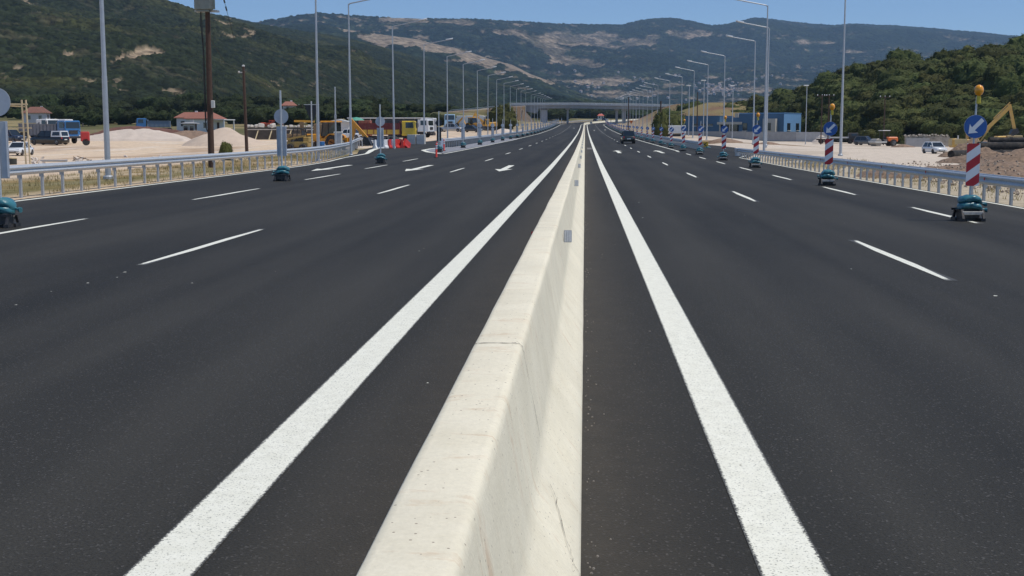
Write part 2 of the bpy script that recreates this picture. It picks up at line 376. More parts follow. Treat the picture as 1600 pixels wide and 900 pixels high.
    bp = nn(nt, 'ShaderNodeBump', Strength=.35, Distance=.006); L(n4.outputs['Fac'], bp.inputs['Height']); L(bp.outputs['Normal'], b.inputs['Normal'])
    return m
def m_ground():
    m = mat('ground_cover', (0, 0, 0), .95, var=.22, scale=1.6, attr='cover', spec=.1)
    nt = m.node_tree; L = nt.links.new; b = nt.nodes['Principled BSDF']
    tc = nn(nt, 'ShaderNodeTexCoord'); n = nn(nt, 'ShaderNodeTexNoise', Scale=2.2, Detail=9.0, Roughness=.75); L(tc.outputs['Object'], n.inputs['Vector'])
    bp = nn(nt, 'ShaderNodeBump', Strength=.8, Distance=.12); L(n.outputs['Fac'], bp.inputs['Height']); L(bp.outputs['Normal'], b.inputs['Normal'])
    return m
ASPHALT, PAINT, CONCRETE, GROUND = m_asphalt(), m_paint(), m_concrete(), m_ground()
GALV = mat('galvanised_steel', (.55, .565, .57), .45, .3, .14, 9, .06, 60)
POLE = mat('zinc_pole', (.46, .48, .50), .45, .45, .10, 5)
STEEL = mat('dull_steel', (.44, .46, .47), .5, .35, .12, 8)
BLACK = mat('black_rubber', (.018, .018, .019), .7, var=.25, scale=20, dirt=.35)
DARK = mat('dark_steel', (.035, .036, .038), .5, .2, .2, 12, dirt=.3)
GLASS = mat('dark_glass', (.02, .026, .03), .06, var=.05, spec=.8)
WHITE = mat('white_paint', (.78, .78, .76), .35, var=.05, scale=3, dirt=.25, coat=.3)
PALE = mat('pale_paint', (.62, .61, .57), .5, var=.1, scale=4, dirt=.3)
RED = mat('red_paint', (.48, .03, .025), .45, var=.1, scale=6, dirt=.2)
REDREF = mat('red_reflector', (.55, .012, .02), .3, var=.08, scale=30)
YELLOW = mat('machine_yellow', (.72, .36, .03), .45, var=.12, scale=4, dirt=.45)
ORANGE = mat('machine_orange', (.75, .17, .03), .4, var=.1, scale=4, dirt=.3)
BLUE = mat('truck_blue', (.035, .16, .38), .35, var=.1, scale=4, dirt=.25, coat=.3)
SIGNBLUE = mat('sign_blue', (.012, .09, .33), .4, var=.08, scale=5)
SIGNWHITE = mat('sign_white', (.72, .73, .74), .45, var=.05, scale=8)
SIGNRED = mat('sign_red', (.42, .012, .022), .42, var=.07, scale=8)
WOOD = mat('creosoted_wood', (.075, .042, .028), .85, var=.3, scale=7, bump=.3)
TIMBER = mat('raw_timber', (.62, .50, .30), .8, var=.15, scale=5)
RUST = mat('rusty_brown', (.17, .07, .04), .8, var=.3, scale=3)
TILE = mat('roof_tile', (.29, .115, .075), .8, var=.2, scale=2, bump=.4, bscale=8)
WALLW = mat('white_render', (.74, .73, .70), .85, var=.06, scale=1.5, dirt=.12)
CONCG = mat('grey_concrete', (.38, .37, .36), .88, var=.14, scale=1.2, bump=.2, dirt=.2)
AMBER = mat('amber_lens', (.85, .34, .015), .18, var=.1, scale=30, coat=.5)

# ================================================================ ground
xs = [0.0]
s = .9
while xs[-1] < 900:
    xs.append(xs[-1] + s)
    if xs[-1] > 26: s *= 1.035
    if xs[-1] > 140: s *= 1.03
xs = np.array(sorted([-v for v in xs[1:]] + xs))
ys = [-40.0]; s = 1.6
while ys[-1] < 1250:
    ys.append(ys[-1] + s)
    if ys[-1] > 90: s = min(s * 1.012, 14)
ys = np.array(ys)
XX, YY = np.meshgrid(xs, ys); XW = XX + xc(YY)
ZZ = ground_z(XW, YY)
wob = (fbm(XW / 7, YY / 7, 3) - .5) * 6
outs = np.maximum(sstep(XR(YY) + 1.5, XR(YY) + 4, XX), sstep(-XL(YY) + 1.5, -XL(YY) + 4, -XX))
ZZ = ZZ + outs * ((fbm(XW / 1.8, YY / 1.8, 11, 3) - .5) * .10 + (fbm(XW / 12, YY / 12, 12, 3) - .5) * .22 * sstep(26, 40, np.abs(XX)))
def mix(a, b, t): return a + (np.asarray(b) - a) * t[..., None]
n1 = fbm(XW / 9, YY / 14, 21); n2 = fbm(XW / 2.2, YY / 3.5, 22); n3 = fbm(XW / 45, YY / 60, 23)
C = np.zeros(XX.shape + (3,)) + np.array([.20, .165, .085])
C = mix(C, (.12, .115, .05), sstep(.48, .58, n3)); C = mix(C, (.30, .24, .12), sstep(.55, .66, n1))
sandL = np.array([.66, .51, .36]); sandR = np.array([.62, .525, .42])
# left work yard
yard = sstep(-23, -25.5, XX + wob * .5) * sstep(238, 215, YY + wob * 2)
C = mix(C, sandL, yard)
yard2 = sstep(-17, -19, XX) * sstep(128, 138, YY) * sstep(330, 260, YY + wob * 3) * sstep(-60, -45, XX)
C = mix(C, sandL * 1.02, yard2)
C = mix(C, (.42, .29, .19), np.clip(yard + yard2, 0, 1) * sstep(.56, .66, n1) * .75)
C = mix(C, (.72, .66, .58), np.clip(yard + yard2, 0, 1) * sstep(.60, .7, n2) * .5)
# strip of dry grass behind the left rail, and pale sand right at the edge of the asphalt
strip = sstep(-16.3, -17.5, XX) * sstep(-26.5, -24, XX + wob * .4) * sstep(130, 112, YY)
C = mix(C, (.30, .215, .10), strip); C = mix(C, (.52, .41, .27), strip * sstep(.5, .6, n2)); C = mix(C, (.17, .15, .06), strip * sstep(.56, .66, n1) * .8)
edge = sstep(-18.4, -17.7, XX + wob * .08) * (XX < -15.5) * sstep(140, 128, YY)
C = mix(C, (.60, .46, .31), edge)
# right yard of pale gravel
yr_ = sstep(11.5, 13, XX) * sstep(300, 270, YY + wob * 3) * sstep(190, 150, XX)
C = mix(C, sandR, yr_); C = mix(C, (.52, .43, .33), yr_ * sstep(.54, .64, n1) * .8)
C = mix(C, (.50, .42, .30), sstep(11.3, 11.8, XX) * sstep(17, 14, XX + wob * .3) * sstep(100, 92, YY)); 
C = mix(C, (.30, .23, .12), sstep(12.2, 13, XX) * sstep(17.5, 15, XX + wob * .3) * sstep(100, 92, YY) * sstep(.47, .6, n2))
rub = sstep(15.5, 18, XX + wob * .6) * sstep(62, 54, YY + wob * .9) * sstep(60, 40, XX)
C = mix(C, (.20, .13, .082), rub); C = mix(C, (.40, .32, .245), rub * sstep(.58, .66, n2))
C = mix(C, (.27, .19, .11), yr_ * sstep(150, 165, YY + wob) * sstep(34, 28, XX + wob) * sstep(.53, .58, n1))
berm = sstep(15, 22, XX) * sstep(320, 380, YY) * sstep(110, 80, XX)
C = mix(C, (.235, .18, .085), berm); C = mix(C, (.20, .12, .075), berm * sstep(.45, .62, n1)); C = mix(C, (.20, .19, .07), berm * sstep(.52, .62, n3) * .7)
# reddish verge beside far road on both sides
verge = sstep(200, 240, YY) * sstep(30, 20, np.abs(XX))
C = mix(C, (.44, .34, .24), verge * .6)
grid_mesh('ground', np.stack([XW, YY, ZZ], -1), GROUND, {'cover': C})
far = MB(); far.poly([(-14000, -4000, -3.2), (14000, -4000, -3.2), (14000, 16000, -3.2), (-14000, 16000, -3.2)])
far.build('valley_floor', mat('valley_cover', (.13, .125, .06), .95, var=.4, scale=.01))['kind'] = 'structure'

# ================================================================ road
def rows(a, b):
    y = [a]
    while y[-1] < b: y.append(y[-1] + (1.5 if y[-1] < 180 else 3.0))
    return np.array(y)
ry = rows(-14, 960)
tt = np.concatenate([np.linspace(0, .3, 22), np.linspace(.3, 1, 21)[1:]])
RXr = XL(ry)[:, None] + (XR(ry) - XL(ry))[:, None] * tt[None, :]
RX = RXr + xc(ry)[:, None]; RY = np.repeat(ry[:, None], len(tt), 1)
P = np.stack([RX, RY, road_z(RX, RY)], -1)
side = P[:, :1].copy(); side[..., 2] -= .14; side[..., 0] -= .05; side2 = P[:, -1:].copy(); side2[..., 2] -= .14; side2[..., 0] += .05
grid_mesh('road', np.concatenate([side, P, side2], 1), ASPHALT)
LIFT = .004
def lift(y): return .0035 + .0085 * float(sstep(60, 120, y))
class Strip:
    """painted strips lying on the road, with how far each point is from the edge"""
    def __init__(s): s.v = []; s.f = []; s.a = []
    def line(s, ys, xl, xr, absx=False):
        o = len(s.v)
        for i, y in enumerate(ys):
            l = xl(y) if callable(xl) else xl; r = xr(y) if callable(xr) else xr; c = 0 if absx else float(xc(y))
            for k, (x, a) in enumerate(((l, 0), ((l + r) / 2, .5), (r, 0))):
                X = x + c; s.v.append((X, y, rz(X, y) + lift(y))); s.a.append(a if 0 < i < len(ys) - 1 else 0 if len(ys) > 3 else a)
        for i in range(len(ys) - 1):
            for k in range(2):
                q = o + i * 3 + k; s.f.append((q, q + 1, q + 4, q + 3))
    def poly(s, pts):
        o = len(s.v)
        for x, y in pts: s.v.append((x, y, rz(x, y) + lift(y))); s.a.append(.12)
        s.f.append(tuple(range(o, o + len(pts))))
    def build(s, name):
        me = bpy.data.meshes.new(name); me.from_pydata(s.v, [], s.f); me.materials.append(PAINT)
        ca = me.color_attributes.new('across', 'FLOAT_COLOR', 'POINT')
        ca.data.foreach_set('color', np.array([[a, a, a, 1] for a in s.a], np.float32).reshape(-1))
        o = bpy.data.objects.new(name, me); COL.objects.link(o); o['kind'] = 'structure'; return o
ln = Strip(); Lr = lambda a, b: list(rows(a, b))
ln.line(Lr(-12, 950), -1.985, -1.680); ln.line(Lr(-12, 950), .772, 1.077)                    # the two wide inner lines
ln.line(Lr(-12, 91), lambda y: XL(y) + .25, lambda y: XL(y) + .45); 
ln.line(list(np.arange(91, 136, 1.0)), lambda y: XL(y) + np.interp(y, [91, 105, 120, 135], [.25, .6, .9, .5]), lambda y: XL(y) + np.interp(y, [91, 105, 120, 135], [.45, .95, 1.5, 1.0]))
ln.line(Lr(-12, 93), 10.93, 11.07)
ln.line(list(np.arange(93, 99.5, 1.0)), lambda y: XR(y) - .3, lambda y: XR(y) - .14)
ln.line(Lr(117, 950), 8.4, 8.6)
# nose of the traffic island and the outer line that runs on from it
IN_Y = [104.5, 106, 112, 121, 128, 135]; IN_X = [-11.75, -12.3, -13.9, -15.5, -15.55, -15.1]
ln.line(Lr(104.5, 950), -11.65, -11.42)
ln.line(list(np.arange(104.5, 136, .9)), lambda y: np.interp(y, IN_Y, IN_X), lambda y: np.interp(y, IN_Y, IN_X) + np.interp(y, [104, 108, 121, 135], [.3, .55, .5, .25]))
ln.build('edge_lines')
ds = Strip()
def dash(y0, l, x, wd=.15):
    n = max(2, int(l / 2) + 1); yy = list(np.linspace(y0, y0 + l, n)); ds.line(yy, x - wd / 2, x + wd / 2)
for k in range(-1, 30): dash(18 + 21.4 * k, 7, -6.38)
for k in range(-2, 40):
    y = 35.6 + 15.2 * k
    if y < 95: dash(y, 7.5, -11.05 - .012 * max(0, y - 40), .17)
for k in range(-1, 40): dash(16.7 + 18.9 * k, 6.3, 4.75)
for k in range(-2, 8): dash(27.3 + 12.25 * k, 6, 8.3, .17)
for k in range(-2, 4): pass
ds.build('lane_dashes')
ar = Strip()
def arrow(x, tip, tail, bend=0.0):
    d = 1 if tail > tip else -1; L = abs(tail - tip); hl = L * .34
    ar.poly([(x, tip), (x + .46 * d, tip + hl * d), (x + .16 * d, tip + hl * .92 * d), (x + .16 * d, tail), (x - .16 * d, tail), (x - .16 * d, tip + hl * .92 * d), (x - .46 * d, tip + hl * d)][::1])
for x in (-4.15, -8.75, -13.4): arrow(x, 62.3, 73)
for x in (2.95, 6.6): arrow(x, 121, 108.5)
for Y in (475,): arrow(-4.1, Y, Y + 14)
arrow(2.95, 420, 406); arrow(6.6, 432, 418)
ar.build('arrow_markings')
fl = Strip()
for px_, py_, a_ in ((195, 425, .05), (183, 433, .03), (137, 442, .04), (80, 455, .02), (25, 476, .03), (1555, 462, .06), (655, 392, .03), (668, 598, .02), (998, 316, .06), (1004, 340, .05), (1150, 330, .03), (300, 442, .03), (1330, 420, .03), (560, 330, .04)):
    q = at_z(px_, py_, LIFT); a_ *= .45; fl.poly([(q[0] - a_, q[1] - a_ * 1.2), (q[0] + a_ * .8, q[1] - a_), (q[0] + a_, q[1] + a_ * .7), (q[0] - a_ * .3, q[1] + a_ * 1.4)])
fl.build('paint_flecks')
pm_ = MB(); yy_ = np.arange(127, 136.5, 1.5); pm_.loft([[(.22, y, rz(.5, y) + .009), (.70, y, rz(.5, y) + .009)] for y in yy_], caps=False, closed=False); pm_.build('road_patch', mat('dusty_patch', (.17, .16, .15), .9, var=.25, scale=3))['kind'] = 'structure'
# traffic island surface of grey setts inside the nose
isl = []
for y in np.arange(106.5, 137, 1.0):
    l = np.interp(y, IN_Y, IN_X) + .45; r = -11.75
    isl.append([(l + (r - l) * t, y, rz(l + (r - l) * t, y) + .03) for t in np.linspace(0, 1, 8)])
for y in np.arange(138, 230, 3.0):
    isl.append([(-14.5 + (2.6) * t + .3, y, rz(-14.2 + 2.6 * t, y) + .03 - (.024 if y > 200 else 0)) for t in np.linspace(0, 1, 8)])
grid_mesh('traffic_island', np.array(isl), mat('grey_setts', (.24, .24, .255), .85, var=.4, scale=2.2, bump=.6, bscale=5), smooth=False)
# loose stones swept against the foot of the barrier
st = MB(); rr = random.Random(4)
for i in range(300):
    y = 3.2 + 60 * rr.random() ** 2; x = .015 + abs(rr.gauss(0, .035 if i < 230 else .8)) if i < 275 else rr.uniform(-6, 8)
    if -.86 < x < .012: x = .03
    q = rr.uniform(.002, .007) * (1 + y / 50)
    st.at((x, y, q * .4), rz=rr.random() * 6).box((0, 0, 0), (q * 2, q * 1.5, q), (.6, .6))
o = st.build('gravel', mat('pale_grit', (.24, .21, .175), .9, var=.3, scale=80)); o['kind'] = 'stuff'; o['label'] = 'pale grit swept along the foot of the concrete barrier'; o['category'] = 'grit'

# ================================================================ concrete barrier in the middle of the road
prof = [(.0, -.05), (0, .02), (-.012, .05), (-.06, .11), (-.12, .19), (-.183, .282), (-.203, .318), (-.215, .37), (-.27, .66), (-.294, .80), (-.300, .832), (-.312, .846), (-.335, .85), (-.42, .852), (-.515, .85), (-.538, .846), (-.547, .836), (-.552, .80), (-.575, .66), (-.62, .42), (-.64, .33), (-.667, .275), (-.725, .19), (-.785, .11), (-.833, .05), (-.845, .02), (-.845, -.05)]
by = list(np.arange(-6, 40, .35)) + list(np.arange(40, 960, 2.5)); by = np.array(by)
PB = np.zeros((len(by), len(prof), 3))
jit = (vnoise(by / 2.2, by * 0, 31) - .5) * .008 + (vnoise(by / .45, by * 0, 32) - .5) * .003
zj = (vnoise(by / 1.4, by * 0, 33) - .5) * .004
for i, (x, z) in enumerate(prof):
    PB[:, i, 0] = x - .005 + xc(by) + jit * (z / .85) + (vnoise(by / .8, by * 0 + i * .7, 35) - .5) * .005
    PB[:, i, 1] = by; PB[:, i, 2] = zr(by) + z + (zj if z > .7 else 0)
barrier = thing('concrete_barrier', 'long cream concrete median barrier with stained top running up the middle of the road', 'road barrier', (-.42, 0, 0))
bo = grid_mesh('wall', PB, CONCRETE); del bo['kind']; bo.parent = barrier; bo.matrix_parent_inverse = Matrix.Translation((.42, 0, 0))
crk = MB(); rr = random.Random(9)
def crack(pts, wd=.005, slope=False):
    rows_ = []
    for i, (x, y, z, nx, nz) in enumerate(pts):
        y2 = y + rr.gauss(0, .012); wv = wd * rr.uniform(.4, 1.3)
        if slope:
            jx = rr.gauss(0, .004); rows_.append(((x + jx - wv * .6 + .42 + .0012, y, z + wv * .75 + .0012), (x + jx + wv * .6 + .42 + .0012, y, z - wv * .75 + .0012))); continue
        rows_.append(((x + nx * .004 + .42, y2 - wv, z + nz * .004), (x + nx * .004 + .42, y2 + wv, z + nz * .004)))
    o = len(crk.v); crk.v += [p for r in rows_ for p in r]
    for i in range(len(rows_) - 1): crk.f.append((o + 2 * i, o + 2 * i + 1, o + 2 * i + 3, o + 2 * i + 2)); crk.m.append(0)
def section(y, i0, i1):
    pts = []
    for i in range(i0, i1):
        for t in np.linspace(0, 1, 5)[:-1]:
            k = int(np.argmin(abs(by - y))); a = PB[k, i]; b_ = PB[k, i + 1]; p = a + (b_ - a) * t
            d = b_ - a; L = math.hypot(d[0], d[2]) + 1e-6
            pts.append((p[0], y, p[2], d[2] / L, -d[0] / L))
    return pts
CR = mat('crack_dark', (.10, .075, .055), .95)
for y, i0, i1 in ((6.35, 7, 18), (14.2, 6, 18), (21.5, 8, 18), (29.6, 3, 18)):
    crack(section(y, i0, i1)); crk.build('crack', CR, barrier); crk = MB()
pts = []
for q in np.linspace(0, 1, 22):
    x = -.165 + .16 * q; z = .255 - .22 * q
    pts.append((x + .001, 5.95 - .75 * q + .06 * math.sin(7 * q), z + .001, .78, .63))
crack(pts, .0022, True)
crk.build('crack', CR, barrier)
ref = None
for k in range(36):
    y = 15.9 + 16.65 * k; c = float(xc(y)); z0 = float(zr(y))
    if ref is None:
        m = MB(); m.rbox((0, 0, 0), (.10, .012, .15), .012); m.box((-.045, .03, 0), (.006, .06, .11)); m.mi = 1
        for q in range(3): m.box((-.028 + .028 * q, -.0085, 0), (.02, .006, .13))
        ref = m.build('reflector', [mat('reflector_frame', (.50, .52, .55), .4, .2), mat('reflector_silver', (.74, .76, .80), .35, 0, .15, 60)], barrier)
        m = MB(); m.rbox((0, 0, 0), (.085, .012, .12), .012); rref = m.build('reflector', REDREF, barrier); r1, r2 = ref, rref
    else:
        r1, r2 = ref.copy(), rref.copy(); COL.objects.link(r1); COL.objects.link(r2)
    r1.location = (c - .205 + .42, y, z0 + .62); r2.location = (c - .625 + .42, y + .2, z0 + .60)

# ================================================================ guard rails
WP = [(0, .0), (.018, .012), (.02, .03), (.075, .06), (.082, .085), (.075, .11), (.02, .14), (.016, .155), (.02, .17), (.075, .20), (.082, .225), (.075, .25), (.02, .28), (.018, .298), (0, .31)]
def guard_rail(name, label, pts, face, top=.75, step=1.6, both=False, group=None, posth=None, phase=0.0, end=None, maxposts=100, drop=None):
    """pts: road-side line; face=+1 when the beam faces +x"""
    pts = [Vector(p) for p in pts]; seg = [0.0]
    for a, b_ in zip(pts, pts[1:]): seg.append(seg[-1] + (b_ - a).length)
    S = np.array(seg); A = np.array([tuple(p) for p in pts])
    def at(s): return Vector([np.interp(s, S, A[:, k]) for k in range(3)])
    root = thing(name, label, 'guard rail', tuple(pts[0]), 0, group); o0 = pts[0]
    def beam(f):
        rings = []; prev = None
        for i, p in enumerate(pts):
            d = (pts[min(i + 1, len(pts) - 1)] - pts[max(i - 1, 0)]); d.z = 0; d.normalize()
            n_ = Vector((d.y, -d.x, 0)) * f
            dz = drop(i) if drop else 0
            rings.append([tuple(p - o0 + n_ * (x + .065) + Vector((0, 0, top - .31 + z - dz))) for x, z in WP] + [tuple(p - o0 + n_ * (x + .061) + Vector((0, 0, top - .31 + z - dz))) for x, z in WP[::-1]])
        m = MB(); m.loft(rings); return m
    beam(face).build('beam', GALV, root, smooth=50)
    if both: beam(-face).build('beam', GALV, root, smooth=50)
    proto = None; rest = MB(); k = 0; s = phase
    while s < S[-1] - .2:
        p = at(s) - o0; d = at(min(s + .3, S[-1])) - at(max(s - .3, 0)); a = math.atan2(d.y, d.x)
        dz = 0
        if drop: dz = float(np.interp(s, S, [drop(i) for i in range(len(pts))]))
        h = top - .06 - dz
        if h > .12:
            if k < maxposts:
                if proto is None:
                    m = MB(); m.box((0, .05, .3), (.11, .006, 1.0)); m.box((-.053, .02, .3), (.006, .06, 1.0)); m.box((.053, .02, .3), (.006, .06, 1.0)); m.box((0, -.02, .55), (.05, .09, .2))
                    proto = m.build('post', STEEL, root); q = proto
                else: q = proto.copy(); COL.objects.link(q)
                q.location = p + Vector((0, 0, h - .8)); q.rotation_euler = (0, 0, a if face < 0 else a + math.pi)
            else:
                rest.at(tuple(p + Vector((0, 0, h - .8))), rz=a).box((0, .03, .3), (.10, .05, 1.0))
        k += 1; s += step
    if rest.v: rest.build('posts', STEEL, root)['kind'] = 'stuff'
    return root
lp = [(x, y, rz(x + .6, y) - .03) for x, y in [(-17.15, y) for y in range(16, 76, 4)] + [(-17.2, 78), (-17.5, 84), (-18.1, 91), (-18.9, 98), (-19.7, 105), (-20.6, 112), (-21.9, 120), (-23.0, 128), (-23.8, 134), (-24.0, 136.5), (-23.8, 138), (-23.4, 139), (-22.9, 139.6), (-22.3, 140)]]
lp = [(x, y, max(z, gz(x, y) - .05) if y > 100 else z) for x, y, z in lp]
guard_rail('guard_rail', 'galvanised steel guard rail along the left roadside that bends away at the turning', lp, +1, .95, 1.58, drop=lambda i: max(0, (i - (len(lp) - 5)) * .14))
rp = [(11.62, y, -.03) for y in range(14, 100, 4)]
rrail = guard_rail('guard_rail', 'galvanised steel guard rail along right roadside with red reflectors and rounded end', rp, -1, .74, 1.2)
m = MB()
for y in (31.2, 37.6, 44, 50.5, 57, 63.5, 70, 76.5, 83): m.box((11.62 - .152 - rp[0][0], y - rp[0][1], .60), (.012, .09, .085))
m.build('reflector', REDREF, rrail)
m = MB(); m.lathe([(.20, .38), (.22, .42), (.22, .68), (.20, .72)], (-.05, 84.5, 0), 12); m.box((-.1, 84.2, .3), (.3, .5, .75)); m.build('end_terminal', GALV, rrail, smooth=40)
ip = [(float(xc(y)) + np.interp(y, [131, 145, 200, 700], [-14.7, -14.35, -14.1, -13.6]), y, rz(float(xc(y)) - 14, y)) for y in list(range(131, 200, 4)) + list(range(200, 760, 12))]
guard_rail('guard_rail', 'double sided steel guard rail starting on the grey traffic island and along left side', ip, +1, .98, 1.6, both=True)
ip = [(float(xc(y)) + 11.1, y, float(zr(y))) for y in list(range(122, 200, 4)) + list(range(200, 760, 12))]
guard_rail('guard_rail', 'dark galvanised guard rail beyond the side road, behind the blue arrow signs on the right', ip, -1, .80, 1.3)
# ================================================================ hills
def forest_mat(name, attr='cover', scale=.16, var=.55, bump=1.0, dist=3.0):
    m = mat(name, (0, 0, 0), .95, var=var, scale=scale, attr=attr, spec=.05)
    nt = m.node_tree; L = nt.links.new; b = nt.nodes['Principled BSDF']
    tc = nn(nt, 'ShaderNodeTexCoord'); v = nn(nt, 'ShaderNodeTexVoronoi', Scale=scale * 1.1); L(tc.outputs['Object'], v.inputs['Vector'])
    bp = nn(nt, 'ShaderNodeBump', Strength=bump, Distance=dist, invert=True); L(v.outputs['Distance'], bp.inputs['Height']); L(bp.outputs['Normal'], b.inputs['Normal'])
    return m
def ell(px, py, items):
    """how strongly each point lies in one of the bare patches (centre, radii, slant)"""
    o = np.full(np.broadcast(px, py).shape, -9.0)
    for cx, cy, rx, ry, sl in items:
        q = np.hypot((px - cx) / rx, (py - cy - sl * (px - cx)) / ry)
        o = np.maximum(o, 1 - q)
    return o
def hill(name, crest, dist, base, cols, nrow, relief, rscale, bumps, bsize, bare, material, seed, forest=(.030, .043, .020), tan=(.34, .255, .165), gam=.25, back=.3, zb=None, tint=None, speck=.0, spk=14, rock=None, soft=0):
    px = np.array(cols, float); cx, cy = np.array(crest, float).T
    pc = np.interp(px, cx, cy)
    D = np.array([ray(p, VY) for p in px]); hd = D[:, :2] / np.linalg.norm(D[:, :2], axis=1)[:, None]
    el = np.array([ray(p, q) for p, q in zip(px, pc)]); tanel = el[:, 2] / np.linalg.norm(el[:, :2], axis=1)
    r1 = np.interp(px, *np.array(dist, float).T); r0 = np.interp(px, *np.array(base, float)[:, :2].T); z0 = np.interp(px, np.array(base, float)[:, 0], np.array(base, float)[:, 2])
    z1 = CH + r1 * tanel
    t = np.concatenate([np.linspace(0, 1, nrow), 1 + np.linspace(0, back, max(4, nrow // 8))[1:]])[:, None]
    r = r0 + (r1 - r0) * t
    g = np.where(t <= 1, t * (1 + gam - gam * t), 1 - ((t - 1) / back) ** 1.5 * .55)
    z = z0 + (z1 - z0) * g
    X = hd[:, 0] * r; Y = hd[:, 1] * r
    wnd = np.clip(3.2 * t * (1 - t), 0, 1) + .04
    z = z + ((fbm(X / rscale, Y / rscale, seed, 5) - .5) * 2 * relief + (np.abs(fbm(X / rscale * 2.3 + 5, Y / rscale * 2.3, seed + 3, 4) - .5)) * -1.2 * relief) * wnd
    pyv = VY - (z - CH) / np.maximum(r, 1) * F / np.cos(YAW)
    pxv = np.repeat(px[None, :], len(t), 0)
    nz = fbm(pxv / 26, pyv / 9, seed + 40, 5)
    b = ell(pxv, pyv, bare) if bare else np.full(z.shape, -9.0)
    b = sstep(.10, .26, b + (nz - .64) * 1.7)
    sp = sstep(.64, .74, fbm(X / spk, Y / spk, seed + 50, 4)) * sstep(.46, .60, fbm(X / 300, Y / 300, seed + 51, 3)) * speck
    if rock is not None: b = np.maximum(b, sstep(.62, .70, fbm(X / 9, Y / 9, seed + 55, 3)) * sstep(.0, .5, ell(pxv, pyv, rock)) * .8)
    if soft: b = b * (.35 + .65 * sstep(.40, .62, fbm(X / soft, Y / soft, seed + 57, 4)))
    b = np.maximum(b, sp)
    c = np.zeros(z.shape + (3,)) + np.array(forest)
    c = c * (.72 + .6 * fbm(X / (rscale * .5), Y / (rscale * .5), seed + 60, 4))[..., None]
    c = mix(c, np.array(forest) * np.array((2.3, 1.9, 1.5)), sstep(.5, .72, fbm(X / 70, Y / 70, seed + 61, 5)) * .8)
    c = mix(c, np.array(tan) * (1 + 0 * z)[..., None], b * .92)
    if bumps:
        wd, wid = worley(X / bsize, Y / bsize, seed + 70)
        dome = np.sqrt(np.clip(1 - (wd / .72) ** 2, 0, 1)) * (.55 + .9 * wid)
        z = z + bumps * dome * (1 - b)
        c = c * (1 + (.75 * (wid - .5)) * (1 - b))[..., None]
    z = np.where(t > 1, np.minimum(z, z[nrow - 1] - 1), z)
    return grid_mesh(name, np.stack([X, Y, z], -1), material, {'cover': c}), (px, pc, r0, r1, X, Y, z)
FAR_M = forest_mat('far_forest', scale=.055, var=.95, dist=9)
MID_M = forest_mat('mid_forest', scale=.14, var=.7, dist=4)
cols = lambda a, b, c, d, s1, s2: list(np.arange(a, b, s1)) + list(np.arange(b, c, s2)) + list(np.arange(c, d, s1))
far_crest = [(-900, -40), (-100, 10), (250, 20), (330, 24), (360, 25), (400, 35), (430, 31), (465, 25), (500, 21), (540, 24), (600, 28), (640, 28.5), (680, 30), (720, 30.5), (765, 32), (810, 34), (860, 37), (905, 38.5), (945, 40), (970, 39.5), (1000, 33), (1030, 29.5), (1050, 29), (1075, 33), (1108, 40), (1130, 38), (1150, 34), (1170, 29), (1185, 28), (1220, 32.5), (1260, 37), (1300, 40), (1325, 37), (1370, 39), (1450, 44), (1520, 50), (1560, 55), (1600, 57), (1750, 75), (2000, 70), (2400, 100)]
far_bare = [(930, 66, 130, 14, .06), (1090, 60, 70, 10, .05), (700, 40, 120, 6, .02), (1280, 74, 60, 4, .06), (890, 95, 60, 16, .25), (850, 78, 60, 14, .3), (1020, 63, 22, 6, 0), (930, 130, 130, 8, .0), (1045, 136, 22, 6, 0), (870, 118, 60, 8, .1), (780, 55, 60, 8, .1), (1010, 148, 120, 5, 0), (1180, 158, 90, 4, 0), (860, 152, 80, 5, 0), (1110, 125, 18, 4, 0), (1150, 143, 80, 6, .02), (640, 36, 60, 5, 0), (1330, 89, 20, 2.5, 0), (930, 152, 60, 5, 0)]
hill('far_mountain', far_crest, [(-900, 4600), (350, 4300), (700, 4700), (950, 6200), (1250, 7500), (1700, 7400), (2400, 7000)], [(-900, 2600, 20), (700, 3000, 32), (1000, 3200, 32), (1300, 3300, 30), (2400, 2900, 14)],
     cols(-900, -20, 1640, 2400, 14, 2.1), 300, 120, 900, 5, 13, far_bare, FAR_M, 101, forest=(.013, .021, .014), tan=(.27, .21, .15), gam=.1, speck=.7, spk=30, soft=60)
spur_crest = [(380, 55), (430, 44), (470, 39), (505, 40), (545, 46), (590, 53), (650, 61), (690, 71), (725, 79), (760, 91), (800, 101), (830, 116), (860, 127), (900, 146), (950, 162), (1010, 172), (1060, 176)]
spur_bare = [(640, 66, 130, 22, .2), (745, 90, 85, 18, .36), (830, 118, 50, 7, .4), (560, 48, 40, 6, .1), (690, 84, 40, 6, .2), (812, 142, 30, 4, 0)]
hill('spur', spur_crest, [(380, 3600), (700, 3500), (1060, 2400)], [(380, 1600, 14), (700, 1400, 12), (1060, 1300, 12)], np.arange(380, 1061, 2.0), 200, 40, 420, 3.5, 9, spur_bare, FAR_M, 131, forest=(.014, .022, .013), tan=(.27, .21, .15), gam=.15, speck=.4)
left_crest = [(-1200, -190), (-700, -150), (-300, -92), (0, -48), (150, -20), (240, -2), (270, 9), (300, 16), (345, 24), (400, 36), (470, 47), (520, 55), (560, 63), (620, 79), (680, 95), (730, 112), (780, 128), (830, 147), (880, 162), (930, 173), (990, 181)]
left_bare = [(228, 92, 52, 10, -.06), (192, 98, 16, 7, -.4), (115, 95, 10, 5, 0), (438, 41, 24, 3, 0)]
